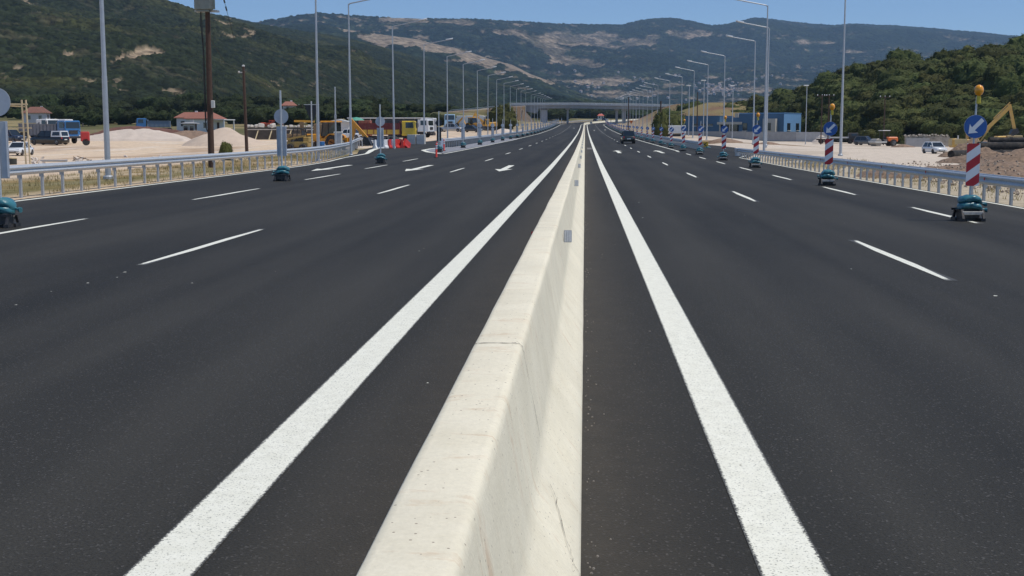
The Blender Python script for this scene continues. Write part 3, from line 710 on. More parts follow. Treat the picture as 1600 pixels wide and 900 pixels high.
left_rock = [(58, 22, 20, 7, 0), (20, 132, 40, 8, 0), (182, 134, 24, 16, .6), (142, 134, 30, 12, -.5), (28, 118, 26, 7, 0), (365, 106, 26, 14, .5), (430, 135, 22, 8, 0), (500, 138, 20, 7, 0), (270, 150, 24, 7, 0), (415, 112, 18, 6, 0), (560, 88, 20, 6, 0), (350, 42, 30, 8, 0), (380, 60, 40, 10, 0)]
hill('left_mountain', left_crest, [(-1200, 2300), (0, 2150), (500, 2200), (750, 2450), (990, 2350)], [(-1200, 560, 8.5), (300, 600, 9), (650, 1000, 9), (800, 1400, 10), (990, 1500, 10)],
     cols(-1200, -30, 990, 991, 10, 1.35), 460, 55, 330, 1.9, 3.9, left_bare, MID_M, 151, forest=(.0205, .026, .0118), tan=(.33, .25, .165), gam=.3, speck=.1, rock=left_rock)
# ================================================================ trees
LEAF = mat('foliage', (.058, .069, .021), .85, var=.3, scale=.5, objvar=.32, spec=.1)
LEAFD = mat('dark_foliage', (.034, .045, .017), .85, var=.3, scale=.5, objvar=.3, spec=.1)
LEAF2 = mat('olive_foliage', (.084, .090, .028), .85, var=.3, scale=.5, objvar=.3, spec=.1)
BARK = mat('bark', (.10, .075, .055), .9, var=.3, scale=5)
from mathutils import noise as mn
def crown_mesh(seed, W, H, n, leaf, lobes=8, base=.12):
    """an uneven lumpy crown: an inner mass with small leaf sprays standing out all over it"""
    rg = np.random.default_rng(seed); V = []; Fc = []; off = Vector((seed * 1.37, seed * .71, seed * .29)); nu, nv = 26, 13
    ecc = rg.uniform(.85, 1.15)
    def surf(d):
        q = 1 + .46 * mn.noise(d * 1.5 + off) + .34 * abs(mn.noise(d * 3.1 + off * 1.3)) + .14 * mn.noise(d * 7 + off)
        zc = .46 if base >= 0 else .30; lo = .40 if base > .02 else .5
        z = H * zc + d.z * H * (1 - zc if d.z > 0 else lo) * q * .92
        return Vector((d.x * W * .5 * q * ecc, d.y * W * .5 * q / ecc, z))
    for j in range(nv + 1):
        for i in range(nu):
            a = 2 * math.pi * i / nu; e = math.pi * (j / nv - .5); d = Vector((math.cos(a) * math.cos(e), math.sin(a) * math.cos(e), math.sin(e)))
            V.append(tuple(surf(d) * .93 + Vector((0, 0, .03 * H))))
    for j in range(nv):
        for i in range(nu): Fc.append((j * nu + i, j * nu + (i + 1) % nu, (j + 1) * nu + (i + 1) % nu, (j + 1) * nu + i))
    for i in range(n):
        d = Vector(rg.normal(size=3)).normalized()
        if d.z < -.45: d.z *= -.5; d.normalize()
        p = np.array(surf(d)); p2 = np.array(surf((d + Vector(rg.normal(size=3)) * .12).normalized()))
        p = p * rg.uniform(.93, 1.04)
        nrm = np.array(d) * np.array((1, 1, 1.3)) + rg.normal(size=3) * .30; nrm /= np.linalg.norm(nrm)
        t = np.cross(nrm, rg.normal(size=3)); t /= np.linalg.norm(t); u = np.cross(nrm, t)
        s = leaf * rg.uniform(.6, 1.35); o = len(V)
        V += [tuple(p - t * s), tuple(p + u * s * .6), tuple(p + t * s), tuple(p - u * s * .6)]; Fc.append((o, o + 1, o + 2, o + 3))
    return V, Fc
def tree_proto(name, label, cat, seed, W, H, n, leaf, lm, lobes=8, trunk=True, base=.12):
    t = thing(name, label, cat)
    m = MB(); V, Fc = crown_mesh(seed, W, H, n, leaf, lobes, base); m.v = V; m.f = Fc; m.m = [0] * len(Fc)
    m.build('crown', lm, t)
    m = MB(); rg = random.Random(seed)
    m.tube((0, 0, -.4), (.05, .03, H * (.42 if base >= 0 else .15)), .05 * H ** .7, .03 * H ** .7, 7)
    for i in range(4):
        a = rg.random() * 6.28; m.tube((.03, .02, H * rg.uniform(.25, .4)), (math.cos(a) * W * .24, math.sin(a) * W * .24, H * rg.uniform(.5, .68)), .03, .012, 5)
    m.build('trunk', BARK, t)
    return t
GT = 'dark broadleaf trees lining the far side of the left work yard'
protos = [tree_proto('broadleaf_tree', 'dark green broadleaf tree in the tree belt beyond the left work yard', 'tree', 200 + i, w_, h_, 1000, .24, LEAFD, 9, base=.04) for i, (w_, h_) in enumerate([(7, 6.5), (6, 7), (8.5, 6.2), (5.5, 5.5)])]
for p in protos: p['group'] = GT
used = set()
def plant(i, x, y, h, rzv, label=None, group=None, lst=None, wide=1.0):
    p = lst[i % len(lst)]; H = p['H']; s = h / H
    if p.name not in used and (label is None or label == p['label']):
        used.add(p.name); p.location = (x, y, gz(x, y) - .15); p.rotation_euler = (0, 0, rzv); p.scale = (s * wide, s * wide, s); return p
    return dup(p, (x, y, gz(x, y) - .15), rzv, label, (s * wide, s * wide, s), group)
for p, H in zip(protos, (6.5, 7, 6.2, 5.5)): p['H'] = H
rg = random.Random(21)
top = [(-120, 140), (0, 143), (60, 147), (130, 143), (160, 149), (200, 151), (285, 147), (300, 139), (345, 143), (420, 150), (520, 147), (560, 149), (600, 152), (640, 163), (690, 173), (740, 178)]
tx, ty = np.array(top, float).T
k = 0
p0 = -130
while p0 < 700:
    Y = 455 + rg.uniform(-30, 45); q = at_y(p0, VY, Y); z1 = CH + (VY - (np.interp(p0, tx, ty) + rg.uniform(-2, 7))) / F * Y
    h = max(3.2, z1 - gz(q[0], Y)); plant(k, q[0], Y, h, rg.random() * 6.28, lst=protos, wide=max(1.0, min(1.6, 6.5 / h))); k += 1
    p0 += rg.uniform(10, 18)
p0 = -120
while p0 < 680:
    Y = 415 + rg.uniform(-22, 16); q = at_y(p0, VY, Y); z1 = CH + (VY - (np.interp(p0, tx, ty) + rg.uniform(9, 19))) / F * Y
    h = max(2.8, min(6.5, z1 - gz(q[0], Y)))
    if not (185 < p0 < 290 or 95 < p0 < 150): plant(k, q[0], Y, h, rg.random() * 6.28, lst=protos, wide=max(1.0, min(1.6, 6.0 / h))); k += 1
    p0 += rg.uniform(14, 26)
for a, b_, Ya, Yb, ha, hb, st_ in ((96, 150, 330, 360, 3.2, 5, 13), (118, 300, 300, 335, 2.6, 4.2, 11), (345, 470, 300, 350, 3, 5, 12), (460, 600, 300, 360, 3, 5.5, 14), (-100, 96, 345, 380, 1.8, 3.2, 16), (600, 700, 300, 330, 2.5, 4, 17)):
    p0 = a
    while p0 < b_:
        Y = rg.uniform(Ya, Yb); q = at_y(p0, VY, Y); plant(k, q[0], Y, rg.uniform(ha, hb), rg.random() * 6.28, lst=protos, wide=1.15); k += 1; p0 += st_ * rg.uniform(.7, 1.3)
for p0 in np.arange(700, 1070, 4.6):
    Y = rg.uniform(690, 800) if p0 < 885 else rg.uniform(840, 980); q = at_y(p0 + rg.uniform(-4, 4), VY, Y); plant(k, q[0], Y, rg.uniform(4, 8), rg.random() * 6.28, lst=protos, wide=1.6, label='dark tree in the belt of trees beyond the overpass', group='trees beyond the overpass'); k += 1
# ---------------------------------------------------------------- wooded hill on the right
rc = [(1010, 184), (1060, 178), (1075, 171), (1105, 168), (1130, 162), (1165, 156), (1190, 151), (1205, 147), (1225, 146), (1245, 146), (1262, 137), (1300, 120), (1330, 108), (1350, 104), (1380, 98), (1402, 94), (1420, 97), (1445, 96), (1470, 88), (1492, 79), (1515, 74), (1560, 74), (1600, 69), (1700, 50), (2000, 30), (2500, 60)]
H2 = 3.4
rc2 = [(a, b_ + 21 + 5 * float(sstep(1450, 1560, a))) for a, b_ in rc]
o2, (hpx, hpc, hr0, hr1, hX, hY, hZ) = hill('wooded_hill', rc2, [(1010, 470), (1150, 460), (1262, 420), (1300, 385), (1400, 365), (1600, 365), (2000, 360), (2500, 400)],
     [(1010, 430, 2.0), (1180, 405, 2.0), (1262, 340, .4), (1300, 290, -.9), (1400, 268, -1.0), (1600, 255, -1.0), (2500, 230, -1)], np.arange(1010, 2501, 5.0), 60, 2.2, 40, 0, 1, [(1440, 208, 34, 16, 0), (1300, 212, 50, 8, 0), (1560, 210, 60, 8, 0)], MID_M, 171, forest=(.045, .050, .022), tan=(.30, .22, .13), gam=.2)
def hz(px, t):
    i = np.interp(px, hpx, np.arange(len(hpx))); j = t * 59
    i0, j0 = int(i), int(j); i1, j1 = min(i0 + 1, len(hpx) - 1), min(j0 + 1, 59); fi, fj = i - i0, j - j0
    f = lambda A: (A[j0, i0] * (1 - fi) + A[j0, i1] * fi) * (1 - fj) + (A[j1, i0] * (1 - fi) + A[j1, i1] * fi) * fj
    return f(hX), f(hY), f(hZ)
GH = 'rounded evergreen trees covering the hill on the right'
hp = [tree_proto('hillside_tree', 'rounded dark evergreen tree among many on the wooded hill at right', 'tree', 300 + i, w_, h_, 900, .20, LEAF2 if i in (1, 4) else LEAF, 6, base=.02) for i, (w_, h_) in enumerate([(6.6, 4.6), (5.6, 4.2), (7.4, 5.0), (5.0, 4.4), (6.0, 3.8)])]
for p, H in zip(hp, (4.6, 4.2, 5.0, 4.4, 3.8)): p['H'] = H; p['group'] = GH
cand = []; rg = random.Random(5); tries = 0; cells = {}
while tries < 24000:
    tries += 1
    px = 1040 + (1800 - 1040) * rg.random(); t = rg.random() ** 1.15
    if 1395 < px < 1475 and t < .10: continue
    x, y, z = hz(px, t); cell = (int(x // 5), int(y // 5)); ok = True
    for a in (-1, 0, 1):
        for b_ in (-1, 0, 1):
            for (u, v) in cells.get((cell[0] + a, cell[1] + b_), ()):
                if (u - x) ** 2 + (v - y) ** 2 < 4.0 ** 2: ok = False
    if ok: cells.setdefault(cell, []).append((x, y)); cand.append((px, t, x, y, z))
def vis(c): return c[0] < 1625
front = sorted([c for c in cand if vis(c)], key=lambda c: c[3])
crest = [c for c in front if c[1] > .88]; lower = [c for c in front if c[1] <= .88]
solo = lower[:150]; rest = [c for c in lower[150:]]
rg2 = random.Random(8); rg2.shuffle(rest); solo += crest[:60] + rest[:75]; others = crest[60:] + rest[75:] + [c for c in cand if not vis(c)]
u2 = 0
for i, (px, t, x, y, z) in enumerate(solo):
    s = rg.uniform(.85, 1.35) * (1.0 if t > .12 else .8); p = hp[i % 5]
    s = (s, s * rg.uniform(.85, 1.15), s * rg.uniform(.75, 1.25))
    if i < 5: p.location = (x, y, z - .3); p.scale = s; p.rotation_euler = (0, 0, rg.random() * 6.28)
    else: dup(p, (x, y, z - .3), rg.random() * 6.28, None, s)
wv, wf = [], []
crs = [crown_mesh(340 + i, 6.6, 4.6, 420, .26, 6, .02) for i in range(3)]
crs = [(np.array(v), np.array(f)) for v, f in crs]
off = 0
for i, (px, t, x, y, z) in enumerate(others):
    v, f = crs[i % 3]; s = rg.uniform(.85, 1.35); a = rg.random() * 6.28; c_, s_ = math.cos(a), math.sin(a)
    q = np.stack([(v[:, 0] * c_ - v[:, 1] * s_) * s + x, (v[:, 0] * s_ + v[:, 1] * c_) * s + y, v[:, 2] * s + z - .3], 1)
    wv.append(q); wf.append(f + off); off += len(q)
wv = np.concatenate(wv); wf = np.concatenate(wf)
me = bpy.data.meshes.new('woodland'); me.vertices.add(len(wv)); me.vertices.foreach_set('co', wv.reshape(-1).astype(np.float32)); me.loops.add(wf.size); me.loops.foreach_set('vertex_index', wf.reshape(-1).astype(np.int32))
me.polygons.add(len(wf)); me.polygons.foreach_set('loop_start', np.arange(0, wf.size, 4, dtype=np.int32)); me.polygons.foreach_set('loop_total', np.full(len(wf), 4, np.int32)); me.update(calc_edges=True)
WL = mat('woodland_foliage', (.060, .071, .022), .85, var=.5, scale=.16, spec=.1); me.materials.append(WL)
o = bpy.data.objects.new('woodland', me); COL.objects.link(o); o['kind'] = 'stuff'; tag(o, 'dense evergreen woodland filling the upper slopes of the hill at right', 'woodland')
print('trees', k, len(solo), len(others))
# single bushes
bp_ = tree_proto('bush', 'round green bush on the tan slope right of the far road', 'bush', 401, 3.4, 3.0, 900, .13, LEAF2, 9, base=-.12); bp_['H'] = 3.0; bp_.location = place(1056, 190, 330); bp_.scale = (1.5, 1.5, 1.6)
dup(bp_, place(1079, 192, 335), 1.1, 'wide green bush on tan slope beside the blue building', (1.7, 1.5, 1.2))
dup(bp_, place(1032, 205, 235), 2.1, 'dark bush at the foot of the wooden pole right of the far road', (.8, .8, 1.6))
dup(bp_, place(785, 204, 320), 2.6, 'dark green tree standing before the brown embankment left of the overpass', (1.9, 1.9, 2.2))
b_ = dup(bp_, place(353, 234, 88), .6, 'small scruffy bush behind left guard rail between the two wooden poles', (.24, .24, .42))
# dry grass tufts behind the rails
gm = MB(); rg = random.Random(15)
for i in range(1750):
    if i < 1100: y = rg.uniform(34, 120); x = XL(y) + rg.uniform(-8.5, -1.9) if rg.random() < .8 else XL(y) - rg.uniform(1.0, 2.0)
    else: y = rg.uniform(24, 95); x = rg.uniform(12.3, 17.5)
    z = gz(x, y)
    for b in range(5):
        a = rg.random() * 6.28; h = rg.uniform(.05, .22); wd = .012; dx, dy = math.cos(a) * h * .5, math.sin(a) * h * .5
        q = (x + rg.uniform(-.15, .15), y + rg.uniform(-.15, .15))
        gm.v += [(q[0] - wd, q[1], z - .03), (q[0] + wd, q[1], z - .03), (q[0] + dx, q[1] + dy, z + h)]; n_ = len(gm.v); gm.f.append((n_ - 3, n_ - 2, n_ - 1)); gm.m.append(0)
o = gm.build('grass', mat('dry_grass', (.33, .26, .11), .9, var=.4, scale=1.5)); o['kind'] = 'stuff'; tag(o, 'dry straw coloured grass growing behind the guard rails', 'grass')
# ================================================================ overpass
BC = mat("bridge_concrete", (.36, .355, .35), .88, var=.12, scale=.8, dirt=.15)
BCL = mat('pale_concrete', (.46, .45, .46), .88, var=.1, scale=.8)
def X_at(px, Y): return float(at_y(px, VY, Y)[0])
def Z_at(py, Y, px=900): return float(at_y(px, py, Y)[2])
BY = 640.0
ov = thing('overpass', 'grey concrete overpass on piers crossing the motorway in the distance', 'bridge', (0, BY, 0))
xl, xr_ = X_at(700, BY), X_at(1112, BY)
def bz(x): return np.interp(x, [X_at(700, BY), X_at(820, BY), X_at(900, BY), X_at(1000, BY), X_at(1112, BY)], [Z_at(171, BY), Z_at(169.6, BY), Z_at(169.4, BY), Z_at(171.2, BY), Z_at(174.5, BY)])
bx = np.linspace(X_at(796, BY), xr_, 30)
def band(y0, y1, d0, d1):
    m = MB(); m.loft([[(x, y0, bz(x) + d0), (x, y1, bz(x) + d0), (x, y1, bz(x) + d1), (x, y0, bz(x) + d1)] for x in bx]); return m
band(.8, 9.2, .1, 1.55).build('girder', BC, ov); band(0, 10, 1.55, 1.95).build('deck_edge', BCL, ov)
m = MB()
for yy in (.15, 9.8):
    for dz in (2.25, 2.55, 2.85): m.pipe([(x, yy, bz(x) + dz) for x in bx], .05, 5)
    for x in np.arange(bx[0], bx[-1], 2.4): m.box((x, yy, bz(x) + 2.4), (.09, .09, .95))
m.build('railing', GALV, ov)
for px_, w_, pm, zb in ((850, 3.3, BCL, 2.0), (886.8, 1.0, BC, 5.0), (963.3, 1.3, BC, 4.0), (975, 1.7, BC, 3.0)):
    x = X_at(px_, BY + 4); m = MB(); zt = float(bz(x)) + .1; g0 = min(gz(x, BY + 4), float(zr(BY))) - .6; m.rbox((x, 4.2, (zt + g0) / 2), (w_, 2.6 if w_ > 2 else 1.5, zt - g0), .15); m.rbox((x, 4.6, zt - .35), (w_ + 1.2, 3.4, .7), .1); m.build('pier', pm, ov)
xa = X_at(815, BY); xb = X_at(841, BY); m = MB()
m.prism([(xa, float(bz(xa)) + .1), (xb, float(bz(xb)) + .1), (xb, float(bz(xb)) - .6), (xb - 1.2, float(bz(xb)) - 2.4), (xa, float(bz(xa)) - .9)], .8, 9.2); m.build('abutment', BC, ov)
def embank(name, x0, x1, z0, z1, cx0, m, toe0, toe1, y0=BY):
    xs_ = np.linspace(x0, x1, 50); ts = np.array([-34, -26, -18, -10, -2, 1, 5, 9, 14, 26, 44.]); hs = np.array([0, .16, .4, .66, .93, 1, 1, 1, .9, .5, 0])
    PP = np.zeros((50, len(ts), 3)); 
    for i, x in enumerate(xs_):
        t = (x - x0) / (x1 - x0); top_ = z0 + (z1 - z0) * t; b_ = toe0 + (toe1 - toe0) * t
        PP[i, :, 0] = x; PP[i, :, 1] = y0 + ts; PP[i, :, 2] = b_ + (top_ - b_) * hs + (fbm(np.full(len(ts), x / 6), ts / 6, 71) - .5) * .7
    n_ = fbm(PP[..., 0] / 5, PP[..., 1] / 5, 72); cc = np.zeros(PP.shape) + np.array([.26, .17, .10]); cc = mix(cc, (.35, .27, .13), sstep(.45, .6, n_)); cc = mix(cc, (.17, .16, .06), sstep(.56, .68, fbm(PP[..., 0] / 9, PP[..., 1] / 9, 73)))
    cc = cc * .62; cc = mix(cc, (.34, .30, .26), (ts[None, :] > 0) * (ts[None, :] < 10) * np.ones((50, 1)))
    return grid_mesh(name, PP, m, {'cover': cc})
embank('embankment', X_at(560, BY), X_at(822, BY), Z_at(186, BY), float(bz(X_at(822, BY))) + 1.9, 0, GROUND, 5, 3.4)
# toe of the embankment falling towards the road in front of the abutment
m = MB(); x0, x1 = X_at(818, BY), X_at(846, BY); zt = float(bz(x0)) - .4
rows_ = []
for t in np.linspace(0, 1, 10):
    x = x0 + (x1 - x0) * t; rows_.append([(x, BY + y, max(3.2, zt * (1 - t) + 3.2 * t) * (1 if abs(y) < 12 else .45) + (0 if abs(y) < 12 else 1.2)) for y in (-22, -8, 0, 8, 14)])
grid_mesh('embankment_slope', np.array(rows_), mat('dark_earth', (.13, .10, .07), .95, var=.3, scale=.3))  # plain dark brown earth tone
# guard rail on the crest of the left approach
pts_ = [(X_at(p, BY), BY + 1, np.interp(p, [560, 822], [Z_at(186, BY), float(bz(X_at(822, BY))) + 1.9]) - .1) for p in range(600, 800, 12)]
guard_rail('guard_rail', 'thin guard rail along the top of the brown embankment left of the overpass', pts_, -1, .8, 4.0, maxposts=60)

# ================================================================ road works signs and their sandbags
TEAL = mat('teal_plastic', (.035, .165, .195), .34, var=.25, scale=7, bump=.5, bscale=14, coat=.25, dirt=.12)
def bag_proto(seed, L=.54, W=.38, H=.165, sag=.055):
    m = MB(); rg = random.Random(seed); n = 18; rings = []
    for k in range(13):
        t = -1 + 2 * k / 12; e = (1 - abs(t) ** 3.2) ** .5 if abs(t) < 1 else 0
        ring = []
        for i in range(n):
            a = 2 * math.pi * i / n; ca, sa = math.cos(a), math.sin(a)
            sx = math.copysign(abs(ca) ** .75, ca); sz = math.copysign(abs(sa) ** .8, sa)
            wr = 1 + .07 * math.sin(5 * a + seed + 6 * t) + .05 * math.sin(11 * t + 3 * a) + .06 * math.sin(4 * t + seed * 2 + a) + rg.uniform(-.02, .02)
            q = max(e, .13)
            ring.append((t * L / 2, sx * W / 2 * q * wr, sz * H / 2 * (.35 + .65 * q) * wr - sag * t * t * (1.6 if t > 0 else 1)))
        rings.append(ring)
    m.loft(rings)
    # gathered neck of the bag beyond the tie
    nr = []
    for q, s_ in ((0, .035), (.03, .026), (.07, .06), (.10, .075)):
        nr.append([(L / 2 + q, math.cos(2 * math.pi * i / 8) * s_ * (1 + .25 * (i % 2)), math.sin(2 * math.pi * i / 8) * s_ * .7 - sag * 1.6 - q * .3) for i in range(8)])
    m.loft(nr)
    b = m.build('sandbag', TEAL, None, smooth=60); return b
def stand(t, s=1.0, zbar=.2):
    m = MB()
    m.box((0, .04, .15), (.40, .30, .17))
    for x in (-.22, .22):
        m.bar((x * s, -.30 * s, .035), (x * s, .34 * s, .035), .09 * s, .07); m.bar((x * s, -.30 * s, .05), (x * s, -.20 * s, .24 * s), .05, .05); m.bar((x * s, .30 * s, .05), (x * s, .20 * s, .24 * s), .05, .05)
    m.box((0, .22 * s, .245 * s), (.60 * s, .05, .05)); m.box((0, 0, .04), (.62 * s, .10, .06)); m.box((0, .05, .24 * s), (.5 * s, .3 * s, .03))
    m.build('base_frame', DARK, t)
    m = MB(); m.rbox((0, -.24 * s, .175 * s), (.46 * s, .035, .075), .01); m.build('crossbar', mat('dusty_bar', (.42, .40, .36), .7, var=.3, scale=14), t)
def clip(poly, n, d):
    out = []
    for i in range(len(poly)):
        a, b = poly[i], poly[(i + 1) % len(poly)]; fa, fb = a[0] * n[0] + a[1] * n[1] - d, b[0] * n[0] + b[1] * n[1] - d
        if fa <= 0: out.append(a)
        if fa * fb < 0: k = fa / (fa - fb); out.append((a[0] + (b[0] - a[0]) * k, a[1] + (b[1] - a[1]) * k))
    return out
def stripes(w_, z0, z1, y, flip=1, r=.03):
    rect = [(-w_ / 2 + r, z0), (w_ / 2 - r, z0), (w_ / 2, z0 + r), (w_ / 2, z1 - r), (w_ / 2 - r, z1), (-w_ / 2 + r, z1), (-w_ / 2, z1 - r), (-w_ / 2, z0 + r)]
    p = (z1 - z0) / 4.4; sl = .72 * flip; nrm = (-sl, 1.0); k = 0; off = z0 - .62 * p
    out = [[], []]
    for j in range(-2, 9):
        a, b = off + j * p * 1.0 - w_ * .36, off + (j + 1) * p * 1.0 - w_ * .36
        q = clip(clip(rect, nrm, b), (sl, -1.0), -a)
        if len(q) > 2: out[(j + 1) % 2].append([(x, y, z) for x, z in q])
    return out
def arrow_pts(s, y):
    """arrow pointing down to the left, in the disc's own plane"""
    p = [(0, -.19), (.13, -.045), (.045, -.06), (.045, .19), (-.045, .19), (-.045, -.06), (-.13, -.045)]
    a = -R(45); return [((x * math.cos(a) - z * math.sin(a)) * s, y, (x * math.sin(a) + z * math.cos(a)) * s) for x, z in [(u * 1.0, v * 1.12) for u, v in p]]
GREYBACK = mat('sign_back', (.54, .56, .585), .5, .1, .10, 6)
def work_sign(name, label, cat, group, dz, dr, b0, b1, bw, ptop, pr, lean=0.0, lamp=None):
    t = thing(name, label, cat, group=group); stand(t)
    sh = math.tan(lean)
    m = MB(); m.tube((0, .02, .05), (sh * ptop, .02, ptop), pr, pr, 8); m.build('post', GALV, t)
    # blue disc: dark rim plate, face, arrow
    d = MB().at((sh * dz, 0, dz)); d.lathe([(dr, -.006), (dr, .006)], (0, -.02, 0), 32, 'y'); dk = d.build('sign_disc', [GREYBACK], t)
    f = MB().at((sh * dz, 0, dz)); f.poly([(math.cos(2 * math.pi * i / 32) * dr * .985, -.0275, math.sin(2 * math.pi * i / 32) * dr * .985) for i in range(32)]); f.build('sign_face', SIGNBLUE, dk)
    f = MB().at((sh * dz, 0, dz)); f.poly(arrow_pts(dr / .25, -.030)); f.build('arrow', SIGNWHITE, dk)
    bc = (b0 + b1) / 2
    bd = MB().at((sh * bc, 0, 0)); bd.rbox((0, -.03, bc), (bw, .014, b1 - b0), .006); bd.box((bw * .42, -.012, bc), (.02, .03, (b1 - b0) * .96)); bd.box((-bw * .42, -.012, bc), (.02, .03, (b1 - b0) * .96)); bk = bd.build('striped_board', [GREYBACK], t)
    st_ = MB().at((sh * bc, 0, 0)); rr_, ww_ = stripes(bw, b0, b1, -.0395)
    for q in rr_: st_.mi = 0; st_.poly(q)
    for q in ww_: st_.mi = 1; st_.poly(q)
    st_.build('stripes', [SIGNRED, SIGNWHITE], bk)
    if lamp: add_lamp(t, sh * lamp, lamp)
    return t
LAMPP = {}
def add_lamp(t, x, z, orange=False):
    m = MB(); m.rbox((x, -.01, z - .20), (.085, .06, .17), .012); h = m.build('lamp_holder', mat('holder_yellow', (.62, .50, .04), .4, var=.1), t)
    m = MB(); m.lathe([(.03, -.115), (.07, -.09), (.095, -.03), (.097, .03), (.075, .085), (.03, .112), (.015, .118)], (x, -.01, z), 16); m.build('warning_lamp', AMBER, t, smooth=True)
bags = [bag_proto(1), bag_proto(2, .52, .40, .175, .075)]
bagL = []
def put_bags(x, y, z, rz_, s=1.0, label=None, group='teal sandbags weighing down the sign stands', n=2, seed=0):
    rg = random.Random(seed)
    for j in range(n):
        b = bags[j % 2]
        if 'label' in b: b = b.copy(); COL.objects.link(b)
        a = rz_ + (rg.uniform(-.12, .12)) + (0 if rg.random() < .8 else math.pi)
        c_, s_ = math.cos(rz_), math.sin(rz_); ox, oy, oz = (.0, -.03, .345) if j == 0 else (.02, .02, .485)
        b.location = (x + (ox * c_ - oy * s_) * s, y + (ox * s_ + oy * c_) * s, z + oz * s); b.rotation_euler = (rg.uniform(-.06, .06), 0, a); b.scale = (s, s * rg.uniform(.95, 1.15), s * rg.uniform(.9, 1.1))
        tag(b, label[j] if label else 'teal sandbag lying on the stand of a small distant roadside sign', 'sandbag', group)
GR = 'blue arrow signs with striped boards along the right roadside'; GL = 'road works signs seen from behind along the left roadside'
rsign = [(28.2, 8.30), (46.6, 8.68), (69, 9.04), (85, 9.05), (103, 9.1), (119, 9.0), (135, 8.95), (154, 9.0), (173, 9.05), (190, 9.1), (210, 9.15), (230, 9.2)] + [(250 + 21 * k, 9.3) for k in range(20)]
rlab = ['nearest blue arrow sign at right with amber lamp and tilted striped board', 'second blue arrow sign at right, its orange lamp beside the tall lamp post', 'third blue arrow sign at right, with amber lamp, before the guard rail end', 'fourth blue arrow sign at right with amber lamp, at the side road mouth']
rproto = work_sign('arrow_sign', rlab[0], 'road sign', GR, 2.02, .25, .75, 1.66, .29, 2.66, .022, R(1.7))
plain = dup(rproto, rproto.location)
add_lamp(rproto, .105, 2.79)
lz = [R(4), R(-3), R(2), R(-4), R(5), R(-2)]
for i, (y, x) in enumerate(rsign):
    X = x + float(xc(y)); z = rz(X, y) + .002; a = lz[i % 6]
    lab = rlab[i] if i < 4 else '%s blue arrow sign with striped board in the row up the right roadside' % ORD[i] if i < 12 else 'tiny blue arrow sign far up the right roadside towards the bend'
    if i == 0: rproto.location = (X, y, z); rproto.rotation_euler = (0, 0, a); r = rproto
    elif i in (1, 2, 3, 5): r = dup(rproto, (X, y, z), a, lab)
    elif i == 4: r = plain; r.location = (X, y, z); r.rotation_euler = (0, 0, a); r['label'] = lab
    else: r = dup(plain, (X, y, z), a, lab, .95)
    bl = None
    if i < 8: bl = ['lower teal sandbag on the stand of the %s arrow sign at right' % ('nearest' if i == 0 else ORD[i]), 'upper teal sandbag on the stand of the %s arrow sign at right' % ('nearest' if i == 0 else ORD[i])]
    put_bags(X, y, z, a, 1.0, bl, n=2 if i < 14 else 1, seed=50 + i)
lsign = [(25.2, -11.75), (49.6, -11.8), (76.4, -12.2), (110, -12.5)] + [(133 + 21.4 * k, -12.6) for k in range(24)]
lproto = work_sign('road_works_sign', 'grey back of the nearest round sign, cut off by the left picture edge', 'road sign', GL, 2.5, .285, .98, 2.12, .40, 3.5, .04)
# the fourth sign on the traffic island carries a square panel too
for i, (y, x) in enumerate(lsign):
    X = x + float(xc(y)); z = rz(X, y) + (.002 if i < 3 else .035 if y < 200 else .012); a = math.pi + lz[(i + 2) % 6]
    lab = ['', 'grey back of a round sign with tall post before the left guard rail', 'grey back of a round sign in the mouth of the turning', 'dark back of the sign between the red posts on the island nose'][i] if i < 4 else '%s sign back with teal sandbags in the row along the left guard rail' % ORD[i] if i < 12 else 'tiny grey sign back far up the left roadside before the bend'
    if i == 0: lproto.location = (X, y, z); lproto.rotation_euler = (0, 0, a); r = lproto
    else: r = dup(lproto, (X, y, z), a, lab, 1.0 if i < 4 else .93)
    if i == 3: darksign = r
    bl = None
    if i < 8:
        w_ = ['sign cut by the left edge', 'sign before the left guard rail', 'sign in the mouth of the turning', 'sign on the island nose', 'fifth sign at left', 'sixth sign at left', 'seventh sign at left', 'eighth sign at left'][i]
        bl = ['lower teal sandbag on the stand of the ' + w_, 'upper teal sandbag on the stand of the ' + w_]
    put_bags(X, y, z, 0 + lz[i % 6], 1.05, bl, n=2 if i < 14 else 1, seed=150 + i)
lone = bags[0].copy(); COL.objects.link(lone); p = at_z(1038, 226.4, .3); lone.location = (p[0], p[1], rz(p[0], p[1]) + .09); lone['label'] = 'single teal sandbag lying on the asphalt between two arrow signs at right'
# traffic sign with dark triangular back behind the left rail, and slim posts
p = place(488, 247, 92); t = thing('triangular_sign', 'dark back of an inverted triangle sign on a post behind left guard rail', 'road sign', p)
zt = Z_at(158, p.y, 488) - p.z; m = MB(); m.tube((0, 0, -.3), (0, 0, zt), .05, .05, 8); m.build('post', GALV, t)
a_, b_ = Z_at(164, p.y, 488) - p.z, Z_at(189, p.y, 488) - p.z
DARKBACK = mat('dark_sign_back', (.028, .034, .042), .5, .2, .1, 5)
m = MB(); m.prism([(-.48, a_), (.52, a_), (.52, a_ - .12), (.12, b_), (-.08, b_), (-.48, a_ - .12)], .07, .10); m.build('panel', DARKBACK, t)
m = MB(); m.box((0, .06, a_ + .03), (1.1, .04, .05)); m.build('bracket', GALV, t)
p = place(525, 236, 112); t = thing('mast', 'slim grey mast beside the cabinet in front of the orange backhoe', 'mast', p)
m = MB(); h_ = Z_at(137, p.y, 525) - p.z; m.tube((0, 0, -.3), (0, 0, h_), .085, .05, 10); m.build('shaft', POLE, t); m = MB(); m.lathe([(.06, h_), (.03, h_ + .08)], (0, 0, 0), 10); m.box((0, -.05, 3.2), (.16, .2, .35)); m.build('cap', STEEL, t)
